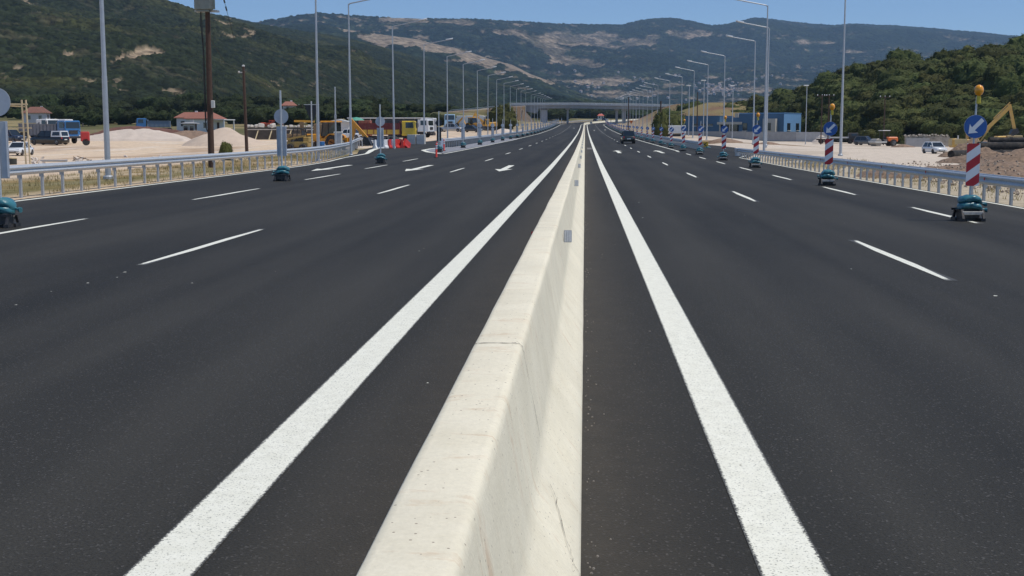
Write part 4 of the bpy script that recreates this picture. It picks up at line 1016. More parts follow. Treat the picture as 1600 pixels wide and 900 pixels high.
for ch in list(darksign.children):
    if ch.name.split('.')[0] in ('sign_disc', 'striped_board'):
        ch.data = ch.data.copy(); ch.data.materials[0] = DARKBACK

# ================================================================ street lamps
LH = mat('lamp_head_paint', (.62, .63, .62), .35, .2, .05, 6)
def lamp_proto(h=12.0, arm=2.7, rise=.5, r=.11):
    t = thing('street_lamp', '', 'street lamp')
    m = MB(); m.tube((0, 0, -.3), (0, 0, 3.8), r, r * .88, 12); m.tube((0, 0, 3.8), (0, 0, h), r * .8, r * .46, 12); m.lathe([(r * 1.7, -.05), (r * 1.7, .05), (r * 1.25, .09)], (0, 0, .05), 12); m.build('pole', POLE, t)
    m = MB(); m.pipe([(0, 0, h - .12), (.12, 0, h + .02), (arm * .5, 0, h + rise * .5), (arm, 0, h + rise)], .048, 8); m.build('arm', POLE, t)
    m = MB(); a = math.atan2(rise, arm)
    m.at((arm - .1, 0, h + rise), ry=-a).loft([[(x, y * w_, z + .02) for y, z in ((-1, -.02), (-.8, .07), (0, .11), (.8, .07), (1, -.02), (.5, -.07), (-.5, -.07))] for x, w_ in ((0, .06), (.18, .15), (.55, .19), (.78, .12), (.85, .04))]); m.build('lamp_head', LH, t, smooth=50)
    return t
GA, GB = 'street lamps along the left side of the motorway', 'street lamps along the right side of the motorway'
lrg = random.Random(44); L0 = lamp_proto(); L0['group'] = GA; first = True
def put_lamp(x, y, left, lab, s=1.0, dz=0.0):
    global first
    X = x + float(xc(y)); z = max(gz(X, y), -.6) + dz; a = 0 if left else math.pi
    if first: L0.location = (X, y, z); L0.rotation_euler = (0, 0, a); L0['label'] = lab; L0.scale = (s, s, s); first = False; return L0
    q = dup(L0, (X, y, z), a, lab, s, GA if left else GB); q.rotation_euler = (lrg.uniform(-.006, .006), lrg.uniform(-.006, .006), a + lrg.uniform(-.04, .04)); return q
ll = [(54, -20.4, 'thick pale lamp post behind left guard rail, its top out of the picture', 1.15), (85, -17.75, 'tall lamp post rising behind the dark triangular sign, its head out of frame', 1.0), (102.5, -18.75, 'tall lamp post with arm reaching the top edge, before the orange backhoe', 1.0), (126, -18.75, 'lamp post standing before the red and yellow dump truck', 1.0), (148.5, -18.6, 'lamp post beside the white truck cab in the left yard', .97), (175, -18.7, 'lamp post between the blue truck and the silver pickup', .97), (197, -18.55, 'lamp post behind the silver discs of the island signs', .97)]
for y, x, lab, s in ll: put_lamp(x, y, True, lab, s)
for i, y in enumerate([221, 244, 268, 293, 318, 346, 372, 400, 440, 470, 500, 530, 560, 590]):
    put_lamp(-18.4, y, True, '%s lamp post along the left side, before the brown embankment' % ORD[i + 7] if i < 6 else 'small distant lamp post on the left side near the overpass', .97)
rl = [(97, 19.0, 'nearest lamp post at right, rising out of the picture beside the arrow sign', 1.0, 0), (107.5, 14.8, 'tallest whole lamp post at right with long arm against the sky', 1.0, .1), (134.5, 18.7, 'lamp post at right whose head shows half way down the tallest one', 1.0, .2), (154, 19.9, 'lamp post at right standing before the white end block of the blue building', 1.0, .1), (184, 19.6, 'lamp post at right in front of the dark canopy of the blue building', .99, .1), (206, 19.3, 'lamp post at right before the left end of the blue building', .98, 0), (230, 19.1, 'lamp post at right just left of the blue building', .98, 0), (256, 19.0, 'eighth lamp post along the right side, before the tan slope', .97, 0), (280, 18.2, 'ninth lamp post along the right side, before the tan slope', .97, 0)]
for y, x, lab, s, dz in rl: put_lamp(x, y, False, lab, s, dz)
for i, y in enumerate([305, 330, 356, 382, 408, 434, 460, 490, 520, 550, 580, 610, 700, 740]):
    put_lamp(17 if y < 650 else 15, y, False, 'small distant lamp post on the right side near the overpass', .95)
# slim lamps round the blue building
GY = 'slim yard lamps around the blue building'
ysl = None
for px_, pb, pt, Y, lab in ((1144, 207, 134, 262, 'slim yard lamp with flat head before the left wing of the blue building'), (1259, 205, 134, 262, 'slim yard lamp at the right end of the blue building'), (1099, 203, 126, 262, 'slim yard lamp left of the blue building with flat white head'), (1076, 203, 134, 270, 'leftmost slim yard lamp, beside the white container')):
    p = place(px_, pb, Y); h_ = Z_at(pt, Y, px_) - p.z
    if ysl is None:
        ysl = thing('yard_lamp', lab, 'yard lamp', p, 0, GY); m = MB(); m.tube((0, 0, -.3), (0, 0, 1), .01, .0075, 8); m.v = [(x * 10, y * 10, z * h_) for x, y, z in m.v]; m.build('pole', POLE, ysl)
        m = MB(); m.rbox((-.15, 0, h_ + .05), (1.0, .5, .16), .05); m.build('lamp_head', LH, ysl); hp0 = h_
    else: dup(ysl, p, 0, lab, (1, 1, h_ / hp0))
# ================================================================ wooden utility poles
CABLE = mat('black_cable', (.012, .012, .013), .6, var=.1)
p = place(330, 243, 72); p.z = gz(p.x, p.y); t = thing('utility_pole', 'thick brown wooden pole carrying a grey transformer box at the top edge', 'utility pole', p)
zt = Z_at(-40, p.y, 330) - p.z
m = MB(); m.tube((0, 0, -.5), (.03, 0, zt), .185, .125, 14); m.build('shaft', WOOD, t, smooth=40)
zb = Z_at(17, p.y, 330) - p.z
tb = MB(); tb.rbox((-.08, -.35, zb + .34), (.92, .62, .64), .03)
for k_ in range(7): tb.box((.42, -.62 + .09 * k_, zb + .34), (.12, .03, .52))
tb.box((-.1, -.35, zb - .04), (.7, .5, .08)); tr = tb.build('transformer', mat('transformer_grey', (.20, .225, .20), .5, .2, .15, 5, dirt=.25), t)
m = MB()
for k_ in range(3): m.lathe([(.05, 0), (.09, .03), (.05, .06), (.09, .09), (.05, .12), (.09, .15), (.04, .2)], (-.4 + .28 * k_, -.35, zb + .66), 8)
m.build('insulator', mat('porcelain', (.35, .22, .15), .2), tr)
m = MB(); m.box((0, -.15, zb - .02), (1.3, .12, .1)); m.box((0, .15, zb - .02), (1.3, .12, .1)); m.build('platform', STEEL, t)
m = MB(); m.pipe([(-.30, -.25, zb - .05), (-.33, -.22, zb - .5), (-.26, -.12, zb - 2), (-.25, -.1, 3.0), (-.24, -.1, 2.3), (-.12, -.15, 2.0)], .028, 6); m.pipe([(-.22, -.28, zb - .05), (-.25, -.22, zb - .6), (-.21, -.1, zb - 2.5), (-.2, -.1, 2.6)], .02, 6); m.build('cable', CABLE, t)
m = MB(); m.rbox((.22, -.12, Z_at(163, p.y, 330) - p.z), (.20, .16, .42), .02); m.build('meter_box', PALE, t)
m = MB(); A_ = (.1, 0, Z_at(60, p.y) - p.z); 
q0 = at_y(347, -10, 66); q1 = at_y(357, 25, 66)
B0 = Vector(at_y(349, -4, 74)) - Vector(p); B1 = Vector(at_y(366, 62, 76)) - Vector(p); m.pipe([tuple(B0), tuple(B1)], .012, 5); m.pipe([(.12, 0, Z_at(56, p.y) - p.z), tuple(Vector(at_y(351, 98, 76)) - Vector(p)), tuple(Vector(at_y(386, 112, 98)) - Vector(p))], .014, 5)
for f_ in (.08, .26): m.at(tuple(B0.lerp(B1, f_)), ry=-.25).tube((0, 0, -.12), (0, 0, .12), .05, .05, 6); m.at()
m.build('wire', CABLE, t)
p = place(386, 238, 100); t = thing('utility_pole', 'bare brown wooden pole without wires behind left guard rail', 'utility pole', p)
zt = Z_at(104, p.y, 386) - p.z; m = MB(); m.tube((0, 0, -.5), (-.12, 0, zt), .14, .10, 12); m.build('shaft', WOOD, t, smooth=40)
m = MB(); m.lathe([(.10, zt), (.12, zt + .02), (.11, zt + .1), (.02, zt + .14)], (-.12, 0, 0), 10); m.box((-.32, 0, zt - .45), (.35, .08, .08)); m.ball((-.48, 0, zt - .42), .09); m.build('fitting', PALE, t)
def hpole(px_, pt, Y, lab, r=.13, arm=True, pb=206):
    p = place(px_, pb, Y); t = thing('utility_pole', lab, 'utility pole', p); zt = Z_at(pt, Y, px_) - p.z
    m = MB(); m.tube((0, 0, -.5), (0, 0, zt), r, r * .75, 10); m.build('shaft', WOOD, t)
    if arm:
        m = MB(); m.box((0, 0, zt - .25), (2.0, .1, .12)); m.build('crossarm', WOOD, t); m = MB()
        for q in (-.9, 0, .9): m.lathe([(.05, 0), (.11, .06), (.05, .12), (.11, .18), (.03, .26)], (q, 0, zt - .19), 8)
        m.build('insulator', mat('white_insulator', (.6, .6, .6), .3), t)
    return t
hpole(1283, 148, 262, 'left pole of the dark wooden pair with crossarm, right of the blue building')
hpole(1294, 148, 262, 'right pole of the dark wooden pair with crossarm, right of the blue building')
hpole(1381, 150, 256, 'lone dark wooden pole with crossarm before the wooded hill')
hpole(1032, 158, 240, 'tall dark wooden pole left of the white container by the tan slope', .17, False)
hpole(1089, 144, 310, 'thin dark wooden pole behind the left end of the blue building', .14, False)
hpole(981.5, 152, 420, 'distant dark pole on the right beside the overpass pier', .2, False)
hpole(462.5, 163, 330, 'left of two thin dark poles in the trees behind the triangular sign', .12, True)
hpole(473, 163, 330, 'right of two thin dark poles in the trees behind the triangular sign', .12, False)
# ================================================================ vehicles and machines
TYRE = mat('tyre_rubber', (.020, .020, .021), .8, var=.2, scale=15, dirt=.5)
RIM = mat('wheel_rim', (.40, .41, .42), .4, .5, .1, 8)
LIGHTC = mat('headlight', (.62, .64, .66), .1, var=.05, coat=.6)
TAIL = mat('tail_light', (.40, .01, .012), .2, coat=.5)
PLATE = mat('number_plate', (.75, .75, .72), .5)
def wheel(t, x, y, r, w_, rim=RIM, hub=.58, name='wheel'):
    s = 1 if y > 0 else -1
    m = MB(); m.lathe([(r * .60, -w_ / 2), (r * .93, -w_ / 2), (r, -w_ * .36), (r, w_ * .36), (r * .93, w_ / 2), (r * .60, w_ / 2)], (x, y, r), 20, 'y'); wh = m.build(name, TYRE, t, smooth=40)
    m = MB(); m.lathe([(r * .12, .0), (r * .2, .02), (r * hub * .8, .01), (r * hub, .045), (r * hub, -.02)], (x, y + s * (w_ / 2 - .02), r), 16, 'y')
    m.v = [(a, 2 * (y + s * (w_ / 2 - .02)) - b if s < 0 else b, c) for a, b, c in m.v]; m.build('rim', rim, wh, smooth=40); return wh
def car(name, label, cat, loc, rz_, paint, L=4.2, W=1.72, H=1.45, hood=1.0, trunk=.7, kind='sedan', canopy=None, gc=.2, glass=GLASS):
    t = thing(name, label, cat, loc, rz_); bl = H * .60; hw = W / 2; f = L / 2; b = -L / 2
    xf, xb = f - hood, b + trunk                       # foot of the windscreen and of the rear window
    m = MB()
    def ring(x, zl, zh, k):                            # body section with rounded shoulder
        h = hw * k; return [(x, -h * .92, zl), (x, h * .92, zl), (x, h, zl + .12), (x, h * 1.0, zh - .18), (x, h * .94, zh - .05), (x, h * .84, zh), (x, -h * .84, zh), (x, -h * .94, zh - .05), (x, -h, zh - .18), (x, -h * 1.0, zl + .12)]
    secs = [(b, gc + .16, bl * .86, .80), (b + .10, gc + .04, bl * .94, .93), (b + .5, gc, bl * (.98 if kind != 'pickup' else .95), 1), (xb, gc, bl * (1.0 if kind != 'pickup' else .95), 1), (0, gc, bl, 1), (xf, gc, bl * .99, 1), (f - .45, gc, bl * .88, .99), (f - .12, gc + .05, bl * .80, .92), (f, gc + .14, bl * .68, .78)]
    m.loft([ring(*s_) for s_ in secs]); body = m.build('body', paint, t, smooth=45)
    if kind == 'pickup': xr0, xrf = xb + .12, xf - .55
    elif kind == 'hatch': xr0, xrf = b + .55, xf - .62
    else: xr0, xrf = xb + .5, xf - .62
    c1 = [(xb + (.02 if kind == 'pickup' else -.05), bl - .03), (xf + .04, bl - .03), (xrf, H - .055), (xr0, H - .055)]
    k0, k1 = .93 * hw, .74 * hw
    gl = MB(); gl.loft([[(c1[0][0], -k0, c1[0][1]), (c1[1][0], -k0, c1[1][1]), (c1[1][0], k0, c1[1][1]), (c1[0][0], k0, c1[0][1])], [(c1[3][0], -k1, c1[3][1]), (c1[2][0], -k1, c1[2][1]), (c1[2][0], k1, c1[2][1]), (c1[3][0], k1, c1[3][1])]]); gl.build('windows', glass, t)
    rf = MB(); rf.loft([[(c1[3][0] - .05, -k1 - .02, H - .07), (c1[2][0] + .06, -k1 - .02, H - .07), (c1[2][0] + .06, k1 + .02, H - .07), (c1[3][0] - .05, k1 + .02, H - .07)], [(c1[3][0] + .1, -k1 + .08, H), (c1[2][0] - .12, -k1 + .08, H), (c1[2][0] - .12, k1 - .08, H), (c1[3][0] + .1, k1 - .08, H)]])
    for s in (-1, 1):
        rf.bar((c1[1][0] + .01, s * (k0 + .005), bl - .04), (c1[2][0] + .02, s * (k1 + .008), H - .06), .06, .07); rf.bar((c1[0][0] + .01, s * (k0 + .005), bl - .04), (c1[3][0], s * (k1 + .008), H - .06), .07, .16 if kind == 'hatch' else .11)
        xm = (xf + xb) / 2 - .1; rf.bar((xm, s * (k0 + .006), bl - .04), (xm - .02, s * (k1 + .008), H - .06), .05, .08)
        rf.rbox((xf - .25, s * (hw + .07), bl + .06), (.16, .18, .13), .03)
    rf.build('roof', paint, t)
    r = .315 if H < 1.6 else .37
    for x in (f - .80, b + .78):
        for s in (-1, 1): wheel(t, x, s * (hw - .08), r, .2)
    for s in (-1, 1):
        q = MB(); q.rbox((f - .15, s * hw * .66, bl * .72), (.20, .36, .13), .04); q.build('headlight', LIGHTC, t)
        q = MB(); q.rbox((b + .06, s * hw * .78, bl * .78), (.14, .20, .22), .03); q.build('tail_light', TAIL, t)
    q = MB(); q.rbox((f - .03, 0, gc + .17), (.10, W * .52, .13), .02); q.rbox((f - .09, 0, bl * .68), (.06, W * .34, .08), .02); q.build('grille', DARK, t)
    q = MB(); q.box((b - .012, 0, bl * .62), (.02, .5, .12)); q.box((f + .03, 0, gc + .27), (.02, .5, .11)); q.build('number_plate', PLATE, t)
    if kind == 'pickup' and canopy:
        q = MB(); q.loft([[(b + .08, -hw * .9, bl * .94), (xb + .02, -hw * .9, bl * .94), (xb + .02, hw * .9, bl * .94), (b + .08, hw * .9, bl * .94)], [(b + .22, -hw * .76, H - .02), (xb - .02, -hw * .76, H - .02), (xb - .02, hw * .76, H - .02), (b + .22, hw * .76, H - .02)]]); cn = q.build('canopy', canopy, t)
        q = MB()
        for s in (-1, 1): q.at((0, 0, 0)).loft([[(b + .3, s * hw * .885, bl + .1), (xb - .2, s * hw * .885, bl + .1), (xb - .25, s * hw * .80, H - .16), (b + .38, s * hw * .80, H - .16)], [(b + .3, s * hw * .88, bl + .1), (xb - .2, s * hw * .88, bl + .1), (xb - .25, s * hw * .79, H - .16), (b + .38, s * hw * .79, H - .16)]])
        q.loft([[(b + .10, -hw * .7, bl + .06), (b + .10, hw * .7, bl + .06), (b + .19, hw * .66, H - .14), (b + .19, -hw * .66, H - .14)], [(b + .12, -hw * .7, bl + .06), (b + .12, hw * .7, bl + .06), (b + .21, hw * .66, H - .14), (b + .21, -hw * .66, H - .14)]])
        q.build('canopy_window', glass, cn)
    elif kind == 'pickup':
        q = MB(); q.box(((b + xb) / 2, 0, bl * .95 - .01), (trunk - .25, W * .78, .06)); q.build('cargo_bed', DARK, t)
    return t
CARW = mat('car_white', (.74, .75, .74), .25, var=.03, coat=.6, dirt=.12, scale=2)
CARK = mat('car_black', (.010, .011, .012), .25, var=.1, coat=.4, dirt=.05, scale=2)
CARG = mat('car_green_black', (.022, .032, .028), .25, coat=.6, dirt=.15, scale=2)
CARS = mat('car_silver', (.42, .43, .44), .3, .5, .05, 3, dirt=.2)
CARB = mat('car_blue', (.16, .36, .62), .3, coat=.5, dirt=.15)
car('sedan_car', 'old white saloon car parked facing the road behind the left guard rail', 'car', place(31, 245.5, 135), heading(.05, -1), CARW, 4.3, 1.72, 1.42, 1.15, .8)
car('pickup_truck', 'black pickup with white canopy parked by the long grey trailer at far left', 'pickup truck', place(78, 225.5, 168), heading(-.93, .30), CARK, 5.3, 1.85, 1.85, 1.25, 1.75, 'pickup', CARW)
car('pickup_truck', 'dark blue pickup partly hidden behind the beige post frame at far left edge', 'pickup truck', place(14, 219, 178), heading(.9, -.35), mat('car_navy', (.02, .03, .055), .25, coat=.5, dirt=.3), 5.2, 1.85, 1.8, 1.25, 1.7, 'pickup')
car('hatchback_car', 'small white hatchback standing on the pale gravel at right', 'car', place(1460, 239, 166), heading(.22, -.97), CARW, 3.9, 1.70, 1.50, .95, .3, 'hatch')
p = at_y(981, 206, 168); car('pickup_truck', 'dark green black pickup driving away in the right carriageway', 'pickup truck', (p[0], 168, rz(p[0], 168) + .012), heading(-.03, 1), CARG, 4.9, 1.66, 1.66, 1.2, 1.2, 'pickup', CARG, gc=.26)
car('pickup_truck', 'silver pickup parked behind the island guard rail', 'pickup truck', place(705, 212.5, 268), heading(.97, -.25), CARS, 5.2, 1.8, 1.72, 1.25, 1.6, 'pickup')
car('sedan_car', 'dark grey saloon car parked beside the silver pickup', 'car', place(737, 212, 262), heading(.93, -.36), mat('car_graphite', (.05, .052, .056), .25, .3, coat=.5, dirt=.25), 4.4, 1.75, 1.45, 1.2, .8)
car('sedan_car', 'white car half hidden behind the boom of the orange backhoe', 'car', place(550, 214, 185), heading(.9, -.4), CARW, 4.2, 1.72, 1.45, 1.1, .75)
car('off_road_car', 'dark off road car parked beside the orange roller at right', 'car', place(1352, 223.5, 255), heading(.75, -.66), mat('car_slate', (.10, .11, .12), .3, .3, coat=.4, dirt=.3), 4.4, 1.8, 1.8, 1.2, .3, 'hatch', gc=.28)
car('hatchback_car', 'light blue car behind the rubble heap and black pipes at right', 'car', place(1541, 233, 150), heading(.80, -.6), CARB, 3.9, 1.7, 1.6, .9, .3, 'hatch')
pd = place(930, 186, 690); 
for px_, Y, lab, pm in ((930.3, 700, 'tiny dark car on the road at the bend near the red roofed house', CARK), (944, 740, 'tiny dark van on the road beyond the bend, beside the white barrier', CARK)):
    X = X_at(px_, Y); car('car', lab, 'car', (X, Y, float(zr(Y)) + .1), heading(.24, 1), pm, 4.3, 1.8, 1.6, 1.1, .4, 'hatch')

def truck_cab(t, x0, x1, W, zb, zt, paint, face=1, name='cab'):
    """cab between x0 and x1 whose windscreen is at x1"""
    hw = W / 2; zc = zb + (zt - zb) * .52; m = MB(); s = 1 if x1 > x0 else -1
    m.loft([[(x0, -hw, zb), (x0, hw, zb), (x0, hw * .97, zt - .08), (x0, hw * .88, zt), (x0, -hw * .88, zt), (x0, -hw * .97, zt - .08)], [(x1 - s * .12, -hw, zb), (x1 - s * .12, hw, zb), (x1 - s * .24, hw * .97, zt - .1), (x1 - s * .3, hw * .88, zt), (x1 - s * .3, -hw * .88, zt), (x1 - s * .24, -hw * .97, zt - .1)], [(x1, -hw * .93, zb + .05), (x1, hw * .93, zb + .05), (x1 - s * .14, hw * .9, zt - .18), (x1 - s * .18, hw * .8, zt - .06), (x1 - s * .18, -hw * .8, zt - .06), (x1 - s * .14, -hw * .9, zt - .18)]])
    c = m.build(name, paint, t)
    g = MB(); a = x1 + s * .012
    def wx(z): return x1 - s * .14 * (z - zb) / (zt - zb) + s * .015
    z0, z1 = zc, zt - .2
    g.loft([[(wx(z0), -hw * .86, z0), (wx(z0), hw * .86, z0), (wx(z1), hw * .82, z1), (wx(z1), -hw * .82, z1)], [(wx(z0) - s * .03, -hw * .86, z0), (wx(z0) - s * .03, hw * .86, z0), (wx(z1) - s * .03, hw * .82, z1), (wx(z1) - s * .03, -hw * .82, z1)]])
    g.build('windscreen', GLASS, c)
    for sy in (-1, 1):
        g = MB(); xa, xb_ = x0 + s * .25 * abs(x1 - x0), x1 - s * .42; zz = zc + .02
        g.loft([[(xa, sy * (hw + .008), zz), (xb_, sy * (hw + .008), zz), (xb_ - s * .08, sy * (hw * .975 + .008), zt - .2), (xa, sy * (hw * .975 + .008), zt - .2)], [(xa, sy * (hw - .03), zz), (xb_, sy * (hw - .03), zz), (xb_ - s * .08, sy * (hw * .95 - .03), zt - .2), (xa, sy * (hw * .95 - .03), zt - .2)]]); g.build('side_window', GLASS, c)
        g = MB(); g.rbox((x1 + s * .05, sy * hw * .78, zb + .12), (.12, .34, .18), .03); g.build('headlight', LIGHTC, c)
        g = MB(); g.bar((x1 - s * .1, sy * hw, zt - .3), (x1 + s * .08, sy * (hw + .22), zt - .35), .03, .03); g.rbox((x1 + s * .08, sy * (hw + .24), zt - .6), (.06, .2, .5), .02); g.build('mirror', DARK, c)
    g = MB(); g.rbox((x1 + s * .03, 0, zb - .1), (.22, W * .96, .28), .04); g.build('bumper', DARK, c)
    g = MB(); g.rbox((x1 + s * .03, 0, zb + (zt - zb) * .28), (.04, W * .55, (zt - zb) * .22), .02); g.build('grille', DARK, c)
    return c
def dump_truck(name, label, loc, rz_, cabm, bedm, bedm2=None, L=8.0, W=2.45, cabh=2.9, bed=True, bedh=1.3, axles=(2.6, -2.0, -3.2), wr=.5, tail=None):
    t = thing(name, label, 'truck', loc, rz_); f = L / 2
    m = MB(); m.box((-.3, 0, .82), (L - .8, .9, .28)); m.rbox((.6, .95, .75), (1.1, .5, .5), .08); m.rbox((.6, -.95, .75), (1.1, .5, .5), .08); m.build('chassis', DARK, t)
    truck_cab(t, f - 2.0, f, W * .98, .95, cabh, cabm)
    if bed:
        x0, x1 = -f, f - 2.25; zb = 1.15; zt = zb + bedh; hw = W / 2; m = MB(); th = .06
        m.box(((x0 + x1) / 2, 0, zb), (x1 - x0, W, .12))
        for s in (-1, 1):
            m.mi = 0; m.box(((x0 + x1) / 2, s * (hw - th / 2), (zb + zt) / 2), (x1 - x0, th, zt - zb)); 
            if bedm2: m.mi = 1; m.box(((x0 + x1) / 2, s * (hw + .012), zb + (zt - zb) * .22), (x1 - x0 - .04, .03, (zt - zb) * .42))
            m.mi = 0
            for q in np.arange(x0 + .3, x1, .9): m.box((q, s * (hw + .03), (zb + zt) / 2), (.1, .07, zt - zb - .02))
            m.box(((x0 + x1) / 2, s * (hw + .02), zt), (x1 - x0, .14, .1))
        m.box((x1 - th, 0, (zb + zt) / 2 + .15), (th, W - .1, zt - zb + .3)); m.box((x0 + th, 0, (zb + zt) / 2), (th, W - .1, zt - zb - .06)); m.bar((x1, 0, zt + .15), (x1 + .7, 0, zt + .28), W * .9, .06)
        m.build('dump_bed', [bedm, bedm2 or bedm], t)
    for x in axles:
        for s in (-1, 1): wheel(t, x, s * (W / 2 - .2), wr, .34, mat('dusty_rim', (.25, .22, .18), .7, var=.2), .55)
    m = MB()
    for s in (-1, 1): m.box((axles[0], s * (W / 2 - .02), wr * 2 + .10), (1.3, .4, .08)); m.bar((axles[0] + .6, s * (W / 2 - .02), wr * 2 + .1), (axles[0] + .72, s * (W / 2 - .02), .7), .4, .06)
    m.build('mudguard', cabm, t)
    return t
GREYBED = mat('grey_bed', (.20, .21, .235), .6, .2, .15, 2, dirt=.3)
dump_truck('dump_truck', 'blue cab truck with long grey dump bed parked in the left yard', place(86, 223.5, 174), heading(.80, -.60), BLUE, GREYBED, L=9.5, cabh=3.1, axles=(3.2, -1.6, -2.9), bedh=1.45)
dump_truck('dump_truck', 'yellow cab dump truck with red and yellow body behind the orange backhoe', place(607, 222, 150), heading(.995, .06), mat('cab_yellow', (.74, .50, .03), .35, coat=.3, dirt=.2), mat('bed_maroon', (.16, .022, .02), .5, dirt=.3), mat('bed_yellow', (.58, .36, .04), .5, dirt=.3), L=8.0, cabh=3.0, bedh=1.5).scale = (.84, .84, .84)
dump_truck('truck', 'white truck cab facing right behind the concrete blocks', place(642, 219, 190), heading(.96, -.26), WHITE, mat('tarp_dark', (.03, .034, .04), .6), L=7.5, cabh=3.0, bedh=1.6).scale = (.88, .88, .88)
dump_truck('truck', 'light blue and white truck facing the camera behind the silver pickup', place(703, 211.5, 292), heading(.10, -1), mat('cab_pale_blue', (.36, .55, .72), .35, coat=.3, dirt=.15), GREYBED, L=7.5, cabh=3.5, bedh=1.5)
dump_truck('truck', 'white cabbed truck behind the grey dump bed at far left, seen above it', place(62, 216, 206), heading(.85, -.5), WHITE, GREYBED, L=7.5, cabh=3.1, bedh=1.2)
dump_truck('dump_truck', 'small blue dump truck half hidden by bushes beyond the sand heap', place(240, 200, 262), heading(-.97, -.25), BLUE, mat('bed_slate', (.15, .20, .27), .6, dirt=.2), L=6.8, cabh=2.9, bedh=1.2)
t = dump_truck('flatbed_truck', 'dark low flatbed lorry parked at the foot of the wooded hill', place(1308, 216, 268), heading(1, -.1), DARK, PALE, L=8.5, bed=False, cabh=2.2)
m = MB(); m.box((-1.0, 0, 1.25), (6.4, 2.4, .3)); m.build('flatbed', PALE, t)

def backhoe(name, label, loc, rz_, paint, boom=True, s=1.0, arm=((-2.6, 1.0), (-3.4, 2.9), (-5.4, 1.5), (-6.0, .5)), loader=True):
    """+x is the loader end, -x the digging arm"""
    t = thing(name, label, 'digger', loc, rz_); t.scale = (s, s, s)
    m = MB(); m.rbox((1.35, 0, 1.25), (1.75, .95, .75), .08); m.rbox((-.3, 0, .95), (2.6, 1.1, .55), .06); m.rbox((2.2, 0, 1.2), (.1, .8, .55), .02); body = m.build('body', paint, t)
    m = MB()
    for s_ in (-1, 1):
        m.loft([[(-1.55, s_ * .62, 1.15), (-1.55, s_ * 1.12, 1.15), (-1.45, s_ * 1.12, 1.45), (-1.0, s_ * 1.12, 1.66), (-.55, s_ * 1.12, 1.62), (-.05, s_ * 1.12, 1.2), (-.05, s_ * .62, 1.2), (-.55, s_ * .62, 1.62), (-1.0, s_ * .62, 1.66), (-1.45, s_ * .62, 1.45)][:], [(-1.5, s_ * .62, 1.15), (-1.5, s_ * 1.10, 1.15), (-1.40, s_ * 1.10, 1.40), (-1.0, s_ * 1.10, 1.60), (-.58, s_ * 1.10, 1.56), (-.1, s_ * 1.10, 1.17), (-.1, s_ * .62, 1.17), (-.58, s_ * .62, 1.56), (-1.0, s_ * .62, 1.60), (-1.40, s_ * .62, 1.40)]])
    m.build('mudguard', paint, t)
    m = MB(); m.rbox((-.35, 0, 2.83), (1.75, 1.55, .14), .05); m.build('roof', paint, t)
    m = MB(); m.loft([[(-1.1, -.68, 1.4), (.45, -.62, 1.4), (.45, .62, 1.4), (-1.1, .68, 1.4)], [(-1.05, -.68, 2.74), (.25, -.66, 2.74), (.25, .66, 2.74), (-1.05, .68, 2.74)]]); cab = m.build('cab_glass', GLASS, t)
    m = MB()
    for s_ in (-1, 1):
        for a, b in (((-1.1, 1.4), (-1.05, 2.76)), ((-.3, 1.4), (-.3, 2.76)), ((.46, 1.4), (.26, 2.76))): m.bar((a[0], s_ * .67, a[1]), (b[0], s_ * .68, b[1]), .06, .07)
        m.bar((-1.1, s_ * .675, 1.9), (.38, s_ * .65, 1.9), .04, .04)
    m.build('cab_frame', DARK, t)
    ORIM = mat('orange_rim', (.50, .19, .03), .6, var=.2, dirt=.3)
    for s_ in (-1, 1): wheel(t, -.85, s_ * .92, .74, .45, ORIM, .52); wheel(t, 1.55, s_ * .85, .46, .33, ORIM, .52)
    if loader:
        m = MB()
        for s_ in (-.72, .72): m.bar((.55, s_, 1.45), (2.3, s_, 1.25), .09, .2); m.bar((2.3, s_, 1.25), (2.75, s_, .45), .09, .18)
        m.build('loader_arm', paint, t)
        m = MB(); m.prism([(2.75, .9), (2.7, .15), (3.45, .08), (3.5, .14), (2.95, .3), (2.85, .9)], -1.15, 1.15)
        for s_ in (-1.13, 1.13): m.prism([(2.75, .9), (2.7, .15), (3.45, .08), (2.95, .9)], s_ - .03, s_ + .03)
        m.build('loader_bucket', DARK, t)
    if boom:
        a, b, c, d = arm; m = MB(); m.box((-1.9, 0, .95), (.6, .9, .6)); m.bar((-1.9, 0, .95), (a[0], 0, a[1]), .3, .35); 
        mid = ((a[0] + b[0]) / 2 - .25, (a[1] + b[1]) / 2 + .15)
        m.bar((a[0], 0, a[1] - .2), (mid[0], 0, mid[1]), .26, .42); m.bar(mid[:1] + (0,) + mid[1:], (b[0], 0, b[1]), .26, .36); m.build('boom', paint, t)
        m = MB(); m.bar((b[0] + .35, 0, b[1] + .3), (c[0], 0, c[1]), .22, .34); m.bar((b[0] + .35, 0, b[1] + .3), (mid[0] - .2, 0, mid[1] + .5), .1, .1); m.build('dipper', paint, t)
        m = MB(); m.prism([(c[0] + .2, c[1] + .2), (c[0] - .25, c[1]), (d[0] - .1, d[1]), (d[0] + .55, d[1] + .02), (d[0] + .75, d[1] + .35), (c[0] + .35, c[1] - .2)], -.32, .32); m.build('bucket', DARK, t)
        m = MB()
        for s_ in (-1, 1): m.bar((-1.9, s_ * .9, .9), (-2.3, s_ * 1.25, .12), .1, .12); m.rbox((-2.3, s_ * 1.25, .1), (.5, .35, .1), .02); m.bar((-1.9, 0, .9), (-1.9, s_ * .95, .9), .12, .2)
        m.build('stabiliser', DARK, t)
    return t
backhoe('backhoe_loader', 'orange backhoe loader with folded arm beside the grey cabinet in left yard', place(513, 232, 127), heading(-.98, .2), mat('backhoe_orange', (.80, .34, .02), .4, var=.1, dirt=.3), s=1.0, arm=((-2.2, .8), (-2.75, 2.75), (-4.1, 1.2), (-4.6, .45)), loader=False)
